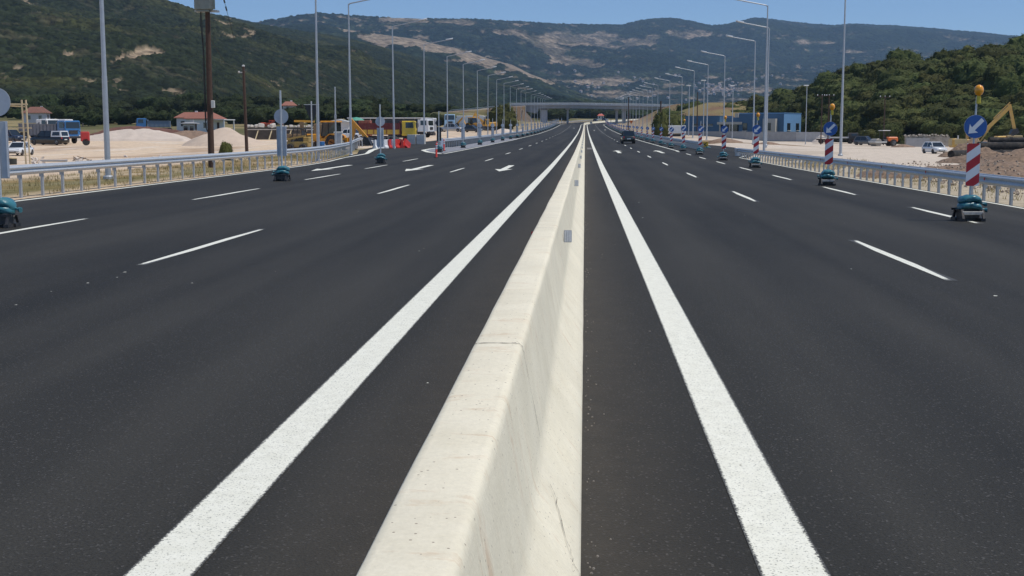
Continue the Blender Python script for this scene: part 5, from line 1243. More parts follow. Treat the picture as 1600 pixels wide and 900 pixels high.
backhoe('backhoe_loader', 'yellow backhoe loader behind the dark grey saloon car', place(740, 209.5, 300), heading(.75, -.65), YELLOW, s=1.02)
def excavator(name, label, loc, rz_, paint, s, pts, tracks=True, counter=None):
    """+x: arm side; pts: boom foot, boom knee, stick end, bucket tip"""
    t = thing(name, label, 'excavator', loc, rz_); t.scale = (s, s, s)
    for s_ in (-1, 1):
        m = MB(); m.prism([(-1.9, .35), (-1.55, .02), (1.55, .02), (1.9, .35), (1.9, .6), (1.55, .88), (-1.55, .88), (-1.9, .6)], s_ * 1.05 - .28, s_ * 1.05 + .28)
        for q in np.arange(-1.5, 1.6, .3): m.box((q, s_ * 1.05, .9), (.16, .6, .05)); 
        m.build('track', BLACK, t)
    m = MB(); m.lathe([(.6, .85), (.6, 1.05)], (0, 0, 0), 16); m.rbox((-.5, 0, 1.55), (3.1, 2.3, 1.0), .08); m.rbox((-1.85, 0, 1.6), (.7, 2.4, 1.15), .15); m.build('engine_housing', paint, t)
    if counter: m = MB(); m.rbox((-1.2, -1.19, 1.75), (1.5, .06, .7), .02); m.rbox((-1.2, 1.19, 1.75), (1.5, .06, .7), .02); m.rbox((-2.22, 0, 1.7), (.05, 1.9, .8), .02); m.build('panel', counter, t)
    m = MB(); m.loft([[(-.1, .25, 1.1), (1.25, .25, 1.1), (1.25, 1.15, 1.1), (-.1, 1.15, 1.1)], [(-.1, .28, 2.75), (.85, .28, 2.75), (.85, 1.12, 2.75), (-.1, 1.12, 2.75)]]); m.rbox((.38, .7, 2.8), (1.1, .95, .1), .03); c = m.build('cab', paint, t)
    m = MB(); m.box((.45, 1.16, 2.05), (.75, .03, .95)); m.box((.45, .24, 2.05), (.75, .03, .95)); m.at((1.10, .7, 2.05), ry=-.235).box((0, 0, 0), (.05, .72, 1.1)); m.build('cab_window', GLASS, c)
    a, b, c_, d = pts; m = MB(); m.bar((a[0], -.1, a[1]), (b[0], -.1, b[1]), .30, .42); m.bar((a[0] + .5, -.1, a[1] - .3), ((a[0] + b[0]) / 2, -.1, (a[1] + b[1]) / 2 - .1), .14, .14); m.build('boom', paint, t)
    m = MB(); m.bar((b[0] - .15, -.1, b[1] + .2), (c_[0], -.1, c_[1]), .26, .34); m.bar(((a[0] + b[0]) / 2, -.1, (a[1] + b[1]) / 2 + .5), (b[0] - .1, -.1, b[1] + .45), .12, .12); m.build('stick', paint, t)
    m = MB(); m.prism([(c_[0] + .25, c_[1] + .1), (c_[0] - .3, c_[1]), (d[0] - .4, d[1] + .2), (d[0], d[1]), (d[0] + .5, d[1] + .3), (c_[0] + .5, c_[1] - .4)], -.6, .4); m.build('bucket', DARK, t)
    return t
EXY = mat('excavator_yellow', (.60, .36, .09), .5, dirt=.6, scale=2)
pe = place(1513, 228, 152)
excavator('excavator', 'yellow excavator behind the nearest arrow sign, its bent arm rising to the right', pe, heading(1, -.05), EXY, .92, ((.9, 2.1), (4.9, 6.2), (5.5, 3.3), (5.3, 2.5)), counter=mat('panel_tan', (.52, .40, .20), .6, dirt=.3))
t = thing('works_lorry', 'yellow cabbed works lorry with tan box under the excavator arm', 'truck', place(1573, 226, 156), heading(-1, .06))
m = MB(); m.box((0, 0, .75), (4.6, .9, .3)); m.build('chassis', DARK, t); truck_cab(t, .35, 1.5, 1.9, .85, 2.25, mat('cab_amber', (.72, .40, .03), .4, dirt=.3))
m = MB(); m.rbox((-.65, 0, 1.6), (1.75, 1.95, 1.45), .03)
for q in np.arange(-1.4, .2, .25): m.box((q, 1.0, 1.6), (.06, .05, 1.3))
m.build('box_body', mat('panel_tan', (.52, .40, .20), .6), t); m = MB(); m.box((-.65, 0, 2.5), (1.8, .05, .06)); m.box((-1.5, 0, 2.42), (.05, .05, .2)); m.build('rack', DARK, t)
for x in (1.0, -1.0):
    for s_ in (-1, 1): wheel(t, x, s_ * .8, .42, .26)
excavator('excavator', 'orange excavator arm rising beside the yellow backhoe near the island', place(762, 208, 305), heading(-.9, -.4), YELLOW, .95, ((.9, 2.0), (3.4, 4.0), (4.6, 1.8), (4.4, 1.2)))
excavator('excavator', 'small red excavator far behind the stone heaps of the left yard', place(420, 196, 275), heading(.9, -.3), mat('excavator_red', (.55, .08, .03), .5, dirt=.2), .75, ((.9, 2.0), (3.2, 3.6), (4.6, 1.6), (4.4, .8)))
# road roller
def roller(label, loc, rz_, paint):
    t = thing('road_roller', label, 'road roller', loc, rz_)
    m = MB(); m.rbox((-1.35, 0, 1.35), (2.3, 1.5, .85), .15); m.rbox((-2.2, 0, 1.15), (.7, 1.45, .6), .15); m.build('engine_cover', paint, t, smooth=30)
    m = MB(); m.lathe([(.68, -1.0), (.72, -.96), (.72, .96), (.68, 1.0)], (1.9, 0, .72), 24, 'y'); m.build('drum', mat('drum_steel', (.42, .38, .32), .45, .4, .2, 6), t, smooth=40)
    m = MB(); 
    for s_ in (-1, 1): m.box((1.5, s_ * 1.1, .8), (2.2, .1, .3)); 
    m.box((.4, 0, .85), (.3, 2.3, .4)); m.box((2.7, 0, .85), (.15, 2.3, .3)); m.build('frame', PALE, t)
    for s_ in (-1, 1): wheel(t, -1.4, s_ * .75, .66, .5)
    m = MB(); m.rbox((.1, 0, 2.95), (1.7, 1.5, .12), .04); m.build('canopy', WHITE, t)
    m = MB()
    for x in (-.5, .7):
        for s_ in (-.65, .65): m.bar((x, s_, 1.2), (x, s_, 2.92), .07, .07)
    m.rbox((.1, 0, 1.05), (1.3, 1.3, .5), .05); m.rbox((-.1, 0, 1.55), (.5, .5, .5), .06); m.build('operator_platform', DARK, t); return t
roller('orange road roller with open white canopy standing on the gravel at right', place(1382, 224.5, 246), heading(-.93, -.35), ORANGE)
t = thing('tractor', 'small red tractor with white roof behind the dark off road car', 'tractor', place(1359, 221.5, 272), heading(.95, -.3))
m = MB(); m.rbox((.9, 0, 1.15), (1.7, .75, .7), .08); m.rbox((-.4, 0, 1.0), (1.2, .9, .5), .06); m.build('body', RED, t)
m = MB(); m.rbox((-.45, 0, 2.6), (1.4, 1.3, .1), .03); m.build('roof', WHITE, t)
m = MB()
for x in (-1.0, .1):
    for s_ in (-.55, .55): m.bar((x, s_, 1.2), (x, s_, 2.58), .06, .06)
m.rbox((-.55, 0, 1.5), (.5, .5, .4), .06); m.build('cab_frame', DARK, t)
for s_ in (-1, 1): wheel(t, -.7, s_ * .75, .72, .4, RED, .5); wheel(t, 1.4, s_ * .65, .42, .28, RED, .5)
# small mud covered loader near the left rail
t = thing('skid_loader', 'small muddy yellow loader with open cage behind left guard rail', 'loader', place(468, 231, 118), heading(-.98, .15))
MUD = mat('muddy_yellow', (.42, .28, .08), .7, var=.25, scale=3, dirt=.7)
m = MB(); m.rbox((0, 0, .72), (2.2, 1.2, .55), .08); m.rbox((-.85, 0, 1.15), (.6, 1.1, .5), .06); m.build('body', MUD, t)
m = MB()
for s_ in (-.55, .55):
    for a, b in (((-.55, .95), (-.45, 2.1)), ((.55, .95), (.35, 2.1)), ((-.45, 2.1), (.35, 2.1))): m.bar((a[0], s_, a[1]), (b[0], s_, b[1]), .07, .07)
m.rbox((-.05, 0, 2.15), (1.0, 1.2, .08), .02); m.rbox((-.2, 0, 1.2), (.5, .6, .5), .06); m.rbox((-.42, 0, 1.6), (.06, 1.0, .8), .02); m.build('cage', DARK, t)
m = MB()
for s_ in (-.68, .68): m.bar((-.9, s_, 1.5), (1.2, s_, 1.15), .1, .16); m.bar((1.2, s_, 1.15), (1.55, s_, .4), .1, .14)
m.build('lift_arm', MUD, t)
m = MB(); m.prism([(1.45, .75), (1.4, .12), (2.0, .06), (2.05, .12), (1.6, .25), (1.55, .75)], -.8, .8); m.build('bucket', MUD, t)
for x in (-.6, .65):
    for s_ in (-1, 1): wheel(t, x, s_ * .72, .38, .28, MUD, .5)
# yellow machine boom raised behind the loader
t = thing('crane_truck', 'muddy lorry with yellow boom laid flat behind the small loader', 'truck', place(480, 222, 150), heading(-1, .05))
m = MB(); m.bar((-.9, 0, 2.7), (1.5, 0, 2.75), .24, .24); m.build('boom', YELLOW, t)
m = MB(); m.rbox((0, 0, 1.0), (4.6, 2.0, .5), .05); m.rbox((-1.8, 0, 1.8), (1.6, 1.9, 1.3), .1); m.box((.6, 0, 1.9), (.4, .4, 1.5)); m.build('chassis', mat('mud_brown', (.22, .15, .08), .85, var=.3), t)
for x in (-1.8, 1.6):
    for s_ in (-1, 1): wheel(t, x, s_ * .85, .5, .3)
# ================================================================ blue service building and its wall
BLUE_SHADED = mat('shaded_blue_render', (.065, .14, .235), .75, var=.07, scale=1.2)  # shade of the fronts turned from the sun, painted as a darker blue
BLUE_LIT = mat('lit_blue_render', (.16, .33, .56), .75, var=.06, scale=1.2)  # the same blue render as it looks on the sunlit end wall
BEIGE = mat('beige_render', (.50, .47, .41), .8, var=.06)
TH = R(30); BYY = 302.0; c0 = place(1224.5, 207, BYY); c0.z = gz(c0.x, BYY) - .1
bd = thing('service_building', 'flat roofed blue service building with beige entrance block', 'building', c0, -TH)
Zt = Z_at(177, BYY) - c0.z; Zl = Z_at(181.5, BYY + 8) - c0.z
m = MB(); m.box((-5.6, 5.5, Zt / 2), (11.2, 11, Zt)); m.box((-5.6, 5.5, Zt + .06), (11.35, 11.15, .12)); main = m.build('main_block', BLUE_LIT, bd)
m = MB(); m.box((-5.6, -.03, Zt / 2 - .05), (11.1, .05, Zt - .15)); m.build('shaded_front', BLUE_SHADED, main)  # thin skin that paints the facade's shade over the lit blue
m = MB(); m.box((-20.7, 4.2, Zl / 2), (9.0, 8, Zl)); m.box((-20.7, 4.2, Zl + .05), (9.1, 8.1, .1)); m.build('left_wing', BLUE_SHADED, bd)
m = MB(); m.box((-13.7, 5.6, Zl / 2 - .15), (5.0, 6.5, Zl - .3)); m.build('middle_wing', BLUE_SHADED, bd)
m = MB(); m.box((-13.4, .9, Zl * .70), (6.2, 3.0, .6)); 
for x in (-15.9, -13.4): m.box((x, -.2, Zl * .34), (.3, .3, Zl * .66))
m.build('canopy', BEIGE, bd)
m = MB(); m.box((-11.6, .1, Zt * .93), (.9, 1.0, Zt * .16)); m.build('parapet_block', BEIGE, bd)
m = MB(); m.box((-13.7, 2.31, Zl * .42), (3.6, .08, Zl * .46)); m.build('entrance_glazing', GLASS, bd)
EH = Zt * .80
m = MB(); m.box((-3.1, -.7, EH / 2), (3.1, 1.35, EH)); eb = m.build('entrance_block', BEIGE, bd)
def win(parent, c, w_, h_, axis):
    m = MB(); x, y, z = c
    if axis == 'x': m.box((x, y, z), (.10, w_, h_))
    else: m.box((x, y, z), (w_, .10, h_))
    f = m.build('window', DARK, parent); m = MB()
    if axis == 'x': m.box((x + .04, y, z + .02), (.05, w_ - .12, h_ - .14))
    else: m.box((x, y - .04, z + .02), (w_ - .12, .05, h_ - .14))
    m.build('pane', GLASS, f); m = MB()
    if axis == 'x': m.box((x + .1, y, z - h_ / 2 - .04), (.3, w_ + .2, .09))
    else: m.box((x, y - .1, z - h_ / 2 - .04), (w_ + .2, .3, .09))
    m.build('sill', WALLW, f)
win(bd, (-3.1, -1.40, 3.1), .9, 1.8, 'y'); win(bd, (.03, 3.0, 3.1), 1.9, 1.7, 'x'); win(bd, (.03, 8.6, 3.1), 1.9, 1.7, 'x')
win(bd, (-9.6, -.08, 3.1), 1.1, 1.8, 'y'); win(bd, (-6.6, -.08, 3.1), 1.0, 1.8, 'y')
for x in (-22.5, -20.6, -18.6): win(bd, (x, .18, 3.6), 1.3, .5, 'y')
pw = [place(1064, 217, 300), place(1165, 217, 289), place(1244, 218, 284), place(1297, 217, 279)]
t = thing('boundary_wall', 'long grey concrete wall running in front of the blue building', 'wall', pw[0])
for i, (a, b) in enumerate(zip(pw, pw[1:])):
    m = MB(); h = 2.0 if i < 2 else 1.9; A = Vector((a.x, a.y, 0)) - Vector((pw[0].x, pw[0].y, 0)); B = Vector((b.x, b.y, 0)) - Vector((pw[0].x, pw[0].y, 0)); zt = Z_at(205.3 + .5 * i, (a.y + b.y) / 2) - pw[0].z; zb = min(a.z, b.z) - .4 - pw[0].z
    m.bar((A.x, A.y, (zt + zb) / 2), (B.x - .02, B.y, (zt + zb) / 2), .28, zt - zb); m.build('wall_section', CONCG if i < 2 else mat('light_concrete', (.50, .49, .47), .88, var=.12, scale=1.2, dirt=.15), t)
p = place(1282, 217, 276); t = thing('rubble_heap', 'pale heap of stone beside the right end of the grey concrete wall', 'stone heap', p)
def heap_mesh(W, D, H, seed, n=26, rough=.18, flat=.0):
    u = np.linspace(-1, 1, n); U, V = np.meshgrid(u, u, indexing='ij'); r = np.hypot(U, V) if not flat else np.maximum(np.abs(U) ** 3, V * V) ** .5
    h = np.clip(1 - r, 0, 1); h = h * (1.15 - .15 * h); 
    h = h * (1 + (fbm(U * 2.2 + seed, V * 2.2, seed) - .5) * .7) + (fbm(U * W * 1.4, V * D * 1.4, seed + 1) - .5) * rough * sstep(1.05, .75, r)
    return np.stack([U * W / 2, V * D / 2, h * H - .25 * (r > .93)], -1)
def heap(name, label, cat, loc, W, D, H, seed, m, rz_=0.0, rough=.18, flat=0, parent=None, n=26):
    o = grid_mesh('mound' if parent else name, heap_mesh(W, D, H, seed, n, rough, flat), m); 
    if parent: o.parent = parent; del o['kind']; return o
    o['kind'] = 'thing'; o.location = (loc[0], loc[1], loc[2] + .02); o.rotation_euler = (0, 0, rz_); tag(o, label, cat); return o
SAND = mat('sand_heap', (.56, .44, .335), .95, var=.12, scale=.8, bump=.5, bscale=3)
SANDP = mat('pale_sand', (.60, .50, .41), .95, var=.12, scale=.6, bump=.6, bscale=2.5)
EARTH = mat('brown_earth', (.25, .165, .11), .95, var=.35, scale=1.6, bump=.9, bscale=4)
RUBB = mat('stony_rubble', (.215, .145, .095), .95, var=.6, scale=4.5, bump=1.0, bscale=6)
heap('mound', '', '', None, 4, 3, 1.6, 3, SANDP, parent=t)
heap('sand_heap', 'tall cone of pinkish sand between the two wooden poles', 'sand heap', place(352, 221, 165), 11.5, 10, 2.45, 11, SAND, rough=.07)
heap('gravel_bank', 'long low bank of pale gravel stretching across the left yard', 'gravel bank', place(213, 218, 190), 17.0, 8, 1.75, 12, SANDP, rough=.12, flat=1, rz_=.08, n=40)
heap('earth_bank', 'brown earth bank behind the pale gravel at left', 'earth bank', place(300, 210, 196), 12, 8, 1.3, 13, EARTH, flat=1)
heap('earth_bank', 'rusty red brown bank behind the long gravel bank', 'earth bank', place(222, 206, 222), 19, 6, 1.9, 14, mat('rust_earth', (.15, .07, .05), .95, var=.35, scale=1.5, bump=.8, bscale=3), flat=1)
heap('sand_heap', 'pale sand heap beside the overpass end of the left yard', 'sand heap', place(788, 207, 300), 7, 5, 1.5, 15, SANDP)
heap('sand_heap', 'low sand heap behind the small signs left of the overpass pier', 'sand heap', place(815, 203, 340), 5, 4, 1.0, 16, SANDP)
heap('rubble_heap', 'brown stony heap with white stones behind the nearest arrow sign', 'rubble heap', place(1519, 237, 118), 6.5, 5, 1.6, 17, RUBB, rough=.5)
heap('rubble_heap', 'second brown stony heap behind the light blue car', 'rubble heap', place(1551, 232, 165), 8, 5, 2.0, 18, RUBB, rough=.4)
heap('rubble_heap', 'low spread of brown rubble just behind the right guard rail', 'rubble heap', place(1560, 282, 58), 13, 9, .5, 19, RUBB, rough=.5, n=44)
heap('rubble_heap', 'brown rubble mound at the right edge in front of the black pipes', 'rubble heap', place(1600, 268, 72), 7, 6, .95, 20, RUBB, rough=.4)
heap('rubble_heap', 'small peaked rubble mound between guard rail and black pipes', 'rubble heap', place(1540, 264, 78), 6, 5, .8, 22, RUBB, rough=.4)
heap('earth_heap', 'low brown earth heap on the gravel before the blue building', 'earth heap', place(1131, 224.5, 176), 5.5, 4, .65, 21, EARTH)
heap('earth_heap', 'flat brown earth patch behind the right guard rail end', 'earth heap', place(1200, 228, 160), 3.2, 3, .35, 23, EARTH)
heap('earth_heap', 'dark low heap right of the orange roller', 'earth heap', place(1411, 227, 232), 4.5, 3, .6, 24, EARTH)
# scattered stones on rubble
sm = MB(); rg = random.Random(31)
bpy.context.view_layer.update(); DG = bpy.context.evaluated_depsgraph_get()
for i in range(1300):
    q = at_z(rg.uniform(1420, 1640), rg.uniform(251, 292), .2); x, y = q[0] + rg.uniform(-1, 1), q[1] + rg.uniform(-3, 3)
    if x < 13.5: continue
    s = rg.uniform(.025, .09) * (1.6 if rg.random() < .08 else 1); hit_ = sc.ray_cast(DG, Vector((x, y, 8)), Vector((0, 0, -1)))
    if not hit_[0]: continue
    sm.at((x, y, hit_[1].z + s * .25), rg.random() * 3, rg.random() * 3, rg.random() * 6).box((0, 0, 0), (s * 1.5, s, s * .8), (.6, .7))
o = sm.build('stones', mat('pale_stone', (.36, .285, .215), .9, var=.3, scale=3)); o['kind'] = 'stuff'; tag(o, 'pale stones lying loose on the brown rubble behind right rail', 'stones')
# ================================================================ barriers, blocks, posts
PW, PR = mat('plastic_white', (.76, .76, .75), .45, var=.05, dirt=.12), mat('plastic_red', (.60, .045, .035), .42, var=.08, dirt=.1)
GP = 'red and white plastic barriers across the mouth of the turning'
wb = None
RB = 1.15
prof_ = [(-.24, 0), (.24, 0), (.24, .12), (.12, .32), (.09, .82), (-.09, .82), (-.12, .32), (-.24, .12)]
for i, (px_, red, rot, lab) in enumerate([(589.5, 0, .0, 'white plastic barrier leftmost of the row, next to the dipping guard rail end'), (596.5, 0, .1, 'second white plastic barrier from the guard rail end'), (604, 0, .0, 'white plastic barrier left of the first red one'), (610.5, 1, .1, 'first red plastic barrier from the left in the row'), (615.5, 0, .2, 'white plastic barrier standing between two red ones'), (620.5, 1, .1, 'red plastic barrier in the middle of the row'), (628.5, 1, .55, 'large red plastic barrier before the yellow truck wheel'), (634, 1, .75, 'tilted red plastic barrier at the right end of the row')]):
    p = at_z(px_, 231.6 - .10 * (px_ - 590) * .15, .3); X, Y = p[0], p[1]; z = max(rz(X, Y), gz(X, Y)) + .01
    if i in (0, 3):
        t = thing('plastic_barrier', lab, 'barrier', (X, Y, z), rot + RB, GP); m = MB(); m.prism(prof_, -.55, .55); m.v = [(y, x, zz) for x, y, zz in m.v]; m.build('shell', PR if red else PW, t)
        m = MB(); m.rbox((0, 0, .84), (.8, .12, .06), .02); m.box((-.3, 0, .05), (.2, .56, .1)); m.build('lug', PR if red else PW, t)
        if red: prd = t
        else: pwh = t
    else: t = dup(prd if red else pwh, (X, Y, z), rot + RB, lab)
    if i == 7: t.rotation_euler = (0, R(28), rot + .4); t.location.z -= .05
CB = mat('white_block', (.52, .51, .48), .85, var=.1, scale=2, dirt=.2)
p = place(639, 222.5, 145)
GC = 'pale concrete blocks piled at the edge of the yard'
cb = None
for dx, dy, lv, lab in ((0, 0, 0, 'bottom left concrete block in the pile before the white truck'), (0, 0, 1, 'top left concrete block in the pile before the white truck'), (1.02, .1, 0, 'bottom right concrete block in the pile before the white truck'), (1.02, .1, 1, 'top right concrete block in the pile before the white truck')):
    L_ = (p.x + dx + .35, p.y + dy, p.z + lv * .645)
    if cb is None: m = MB(); m.rbox((0, 0, .32), (.92, 1.3, .64), .02); m.box((0, 0, .645), (.3, .3, .008)); cb = m.build('concrete_block', CB); cb.location = L_; tag(cb, lab, 'concrete block', GC)
    else: c = cb.copy(); COL.objects.link(c); c.location = L_; c['label'] = lab
# cabinet, drum, bins
p = place(529, 229, 123); t = thing('cabinet', 'pale grey electrical cabinet standing beside the orange backhoe', 'cabinet', p)
m = MB(); m.rbox((0, 0, .85), (.66, .5, 1.8), .02); m.build('housing', PALE, t); m = MB(); m.rbox((0, 0, 1.8), (.80, .62, .10), .02); m.build('roof', WHITE, t); m = MB(); m.box((0, -.27, .9), (.54, .03, 1.5)); m.build('door', mat('cabinet_grey', (.48, .49, .5), .5), t)
p = place(503, 229, 123); t = thing('barrel', 'blue barrel standing left of the orange backhoe wheel', 'barrel', p); m = MB(); m.lathe([(.25, 0), (.29, .03), (.29, .3), (.30, .32), (.29, .34), (.29, .6), (.30, .62), (.29, .64), (.29, .87), (.25, .9)], n=16); m.build('drum', mat('barrel_blue', (.03, .14, .36), .4), t, smooth=40); m = MB(); m.lathe([(.24, .9), (.24, .915), (.05, .92)], n=16); m.build('lid', PALE, t)
p = place(20, 258, 95); t = thing('barrel', 'dark round bin with beige rim in front of the old white car', 'barrel', p); m = MB(); m.lathe([(.27, 0), (.30, .04), (.31, .5)], n=18); m.build('drum', mat('dark_bin', (.05, .055, .045), .7), t, smooth=40); m = MB(); m.lathe([(.32, .48), (.33, .5), (.33, .56), (.29, .58)], n=18); m.build('rim', TIMBER, t)
# beige post frame at far left
p = place(40, 256, 100); t = thing('post_frame', 'tall beige timber frame standing in the left yard', 'timber frame', p)
zt_ = Z_at(159, p.y, 40) - p.z; xl_ = X_at(-16, p.y) - p.x; x1_, x2_ = X_at(37, p.y) - p.x, X_at(43.5, p.y) - p.x
for x in (x1_, x2_): m = MB(); m.bar((x + .08, 0, -.4), (x - .05, 0, zt_ + .15), .10, .10); m.build('post', TIMBER, t)
for x in (xl_,): m = MB(); m.bar((x, .6, -.4), (x, .6, zt_), .10, .10); m.build('post', TIMBER, t)
m = MB(); m.bar((xl_ - 2.5, 0, zt_ - .12), (x2_ + .06, 0, zt_ - .2), .09, .12); m.bar((xl_ - 2.5, .5, zt_ - .1), (x1_ + .1, .1, zt_ - .38), .09, .10); m.build('top_rail', TIMBER, t)
zm = Z_at(200, p.y, 40) - p.z; m = MB(); m.bar((xl_ - 2, .05, zm + .05), (x2_ + .3, .05, zm), .06, .08); m.build('middle_rail', TIMBER, t)
# red post delineators on the nose of the island, lane divider boards
GD = 'red posts on the nose of the traffic island'
dp = None
for px_, py_, h_, lab in ((681.8, 242, 1.0, 'red post on the island nose nearest the road'), (693.7, 234, 1.05, 'red post beside the start of the island guard rail'), (682.5, 234.5, .85, 'red post behind the dark sign on the island'), (689.5, 231.5, .85, 'slim red post farthest back on the island nose')):
    p = at_z(px_, py_, .3); z = rz(p[0], p[1]) + .035
    if dp is None:
        dp = thing('delineator_post', lab, 'delineator', (p[0], p[1], z), 0, GD); m = MB(); m.lathe([(.10, .02), (.07, .06), (.065, .95), (.045, 1.0)], n=12); m.build('tube', mat('delineator_red', (.68, .055, .03), .4), dp, smooth=40); m = MB(); m.lathe([(.20, 0), (.20, .03), (.1, .05)], n=12); m.build('foot', BLACK, dp); m = MB(); m.lathe([(.071, .6), (.071, .72)], n=12); m.lathe([(.072, .78), (.072, .88)], n=12); m.build('reflective_band', SIGNWHITE, dp)
    else: dup(dp, (p[0], p[1], z), 0, lab, (1, 1, h_))
p = at_z(692.5, 232, .3); t = thing('marker_board', 'white rail end marker at the start of the island guard rail', 'marker', (p[0] - .1, p[1], rz(p[0], p[1]) + .03)); m = MB(); m.rbox((0, -.3, .62), (.28, .02, .95), .005); m.build('panel', SIGNWHITE, t); m = MB(); m.box((0, -.27, .5), (.06, .04, 1.0)); m.build('post', STEEL, t)
# yellow hazard plate at the mouth of the side road
p = at_z(1101.5, 231.8, .2); t = thing('hazard_plate', 'yellow plate with black chevron leaning at the far guard rail start', 'road sign', (p[0], p[1], rz(p[0], p[1])), .1)
m = MB(); m.rbox((0, 0, .38), (.68, .03, .56), .008); m.build('plate', mat('plate_yellow', (.72, .42, .03), .5, dirt=.1), t); m = MB(); m.poly([(-.16, -.018, .38), (.16, -.018, .60), (.26, -.018, .60), (0, -.018, .38), (.26, -.018, .16), (.16, -.018, .16)]); m.build('chevron', BLACK, t); m = MB(); m.box((-.2, .03, .2), (.05, .05, .45)); m.box((.2, .03, .2), (.05, .05, .45)); m.build('leg', DARK, t)
put_bags(p[0] + .3, p[1] - .2, rz(p[0], p[1]) - .27, .2, 1.0, ['pale teal sandbag at the foot of the yellow plate'], n=1, seed=900)
# triangular warning sign far right roadside
p = place(986, 213, 250); t = thing('warning_sign', 'orange red triangular sign at right roadside near the overpass', 'road sign', p); zc_ = Z_at(190.5, 250, 986) - p.z; m = MB(); m.tube((0, 0, -.2), (0, 0, zc_ + .3), .04, .04, 8); m.build('post', STEEL, t); m = MB(); m.prism([(-.42, zc_ + .3), (.42, zc_ + .3), (0, zc_ - .42)], -.07, -.04); m.build('panel', mat('sign_orange', (.62, .14, .02), .5), t)
# black pipes at right
BP = mat('black_pipe', (.014, .0135, .013), .9, var=.2, scale=4, dirt=.25)
a_ = place(1486, 244, 112); b_ = place(1522, 243, 116); t = thing('drain_pipe', 'short black plastic pipe lying on gravel beside the nearest arrow sign', 'pipe', (a_.x, a_.y, a_.z + .3))
m = MB(); d_ = (b_ - a_); m.tube((0, 0, 0), (d_.x, d_.y, .02), .31, .31, 18); m.build('tube', BP, t, smooth=40)
for i, (pa, pb, Y, zoff, r, lab) in enumerate(((1522, 1640, 105, .38, .38, 'lowest black pipe of the stack at the right edge'), (1528, 1640, 106, 1.05, .36, 'upper black pipe of the stack at the right edge'), (1545, 1640, 107, 1.62, .24, 'topmost slim black pipe of the stack at the right edge'))):
    a_ = place(pa, 240, Y); b_ = place(pb, 240, Y + 2); t = thing('drain_pipe', lab, 'pipe', (a_.x, a_.y, a_.z + zoff)); m = MB(); n_ = 30
    for k_ in range(3): m.tube((k_ * (b_.x - a_.x) / 3, k_ * .6, 0), ((k_ + .97) * (b_.x - a_.x) / 3, (k_ + .97) * .6, 0), r, r, 16)
    m.build('tube', BP, t, smooth=40)
    for k_ in range(3): m = MB(); q = k_ * (b_.x - a_.x) / 3; m.tube((q - .02, k_ * .6, 0), (q + .18, k_ * .6, 0), r + .035, r + .035, 16); m.build('socket', BP, t, smooth=40)
# fence posts and stones behind the right yard
GF = 'white posts behind the right gravel yard'
fp = None
for px_ in (1470, 1482, 1490, 1497, 1506, 1515):
    p = place(px_, 214, 250)
    if fp is None: fp = MB(); fp.rbox((0, 0, .9), (.2, .2, 2.2), .03); fp.box((0, 0, 2.02), (.26, .26, .06)); fp = fp.build('fence_post', WALLW); fp.location = p; tag(fp, 'white post in the broken row behind the white hatchback', 'post', GF)
    else: c = fp.copy(); COL.objects.link(c); c.location = p; c.scale = (1, 1, random.uniform(.6, 1.2))
p = place(1434, 222, 240); t = thing('retaining_wall', 'grey block wall with white stones on top between roller and white hatchback', 'wall', p); m = MB(); m.rbox((0, 0, .7), (4.2, .4, 1.6), .04); m.build('blockwork', CONCG, t)
m = MB(); rg = random.Random(3)
for q in range(16): m.at((-2 + q * .5, 1.2 + rg.uniform(-.3, .3), 2.0 + rg.uniform(-.12, .12)), rg.random(), rg.random(), rg.random()).box((0, 0, 0), (.5, .4, .34), (.7, .7)); 
m.at(); m.box((2, 1.2, .9), (8, .8, 1.9)); m.build('dry_stone_top', mat('stone_mix', (.36, .31, .25), .9, var=.5, scale=1.6, bump=.6, bscale=3), t)
# left yard: stone retaining wall with props, building with white roof, houses
p = place(432, 212, 196); t = thing('retaining_wall', 'low dark retaining wall topped with white stones and leaning props', 'wall', p, .04)
w0, w1 = X_at(388, p.y) - p.x, X_at(500, p.y) - p.x
m = MB(); m.box(((w0 + w1) / 2, 0, .85), (w1 - w0, .5, 2.0)); m.build('wall_face', mat('dark_wall', (.09, .075, .06), .9, var=.35, scale=1.2), t)  # wall face in a mottled dark brown
m = MB(); rg = random.Random(12); q = w0
while q < w1: s = rg.uniform(.4, 1.0); m.at((q, .1, 1.85 + s * .3), rg.uniform(-.2, .2), rg.uniform(-.2, .2), rg.random()).rbox((0, 0, 0), (s, .6, s * .7), .1); q += s * rg.uniform(.8, 1.6)
m.at(); m.box(((w0 + w1) / 2, -.2, 1.55), (w1 - w0, .3, .12)); m.build('stone_row', mat('white_stone', (.58, .53, .46), .9, var=.2, scale=2), t)
m = MB()
for px_ in (401, 422, 452, 476): q = X_at(px_, p.y) - p.x; m.bar((q, -1.3, -.2), (q + .35, -.2, 1.5), .12, .12)
m.build('prop', TIMBER, t)
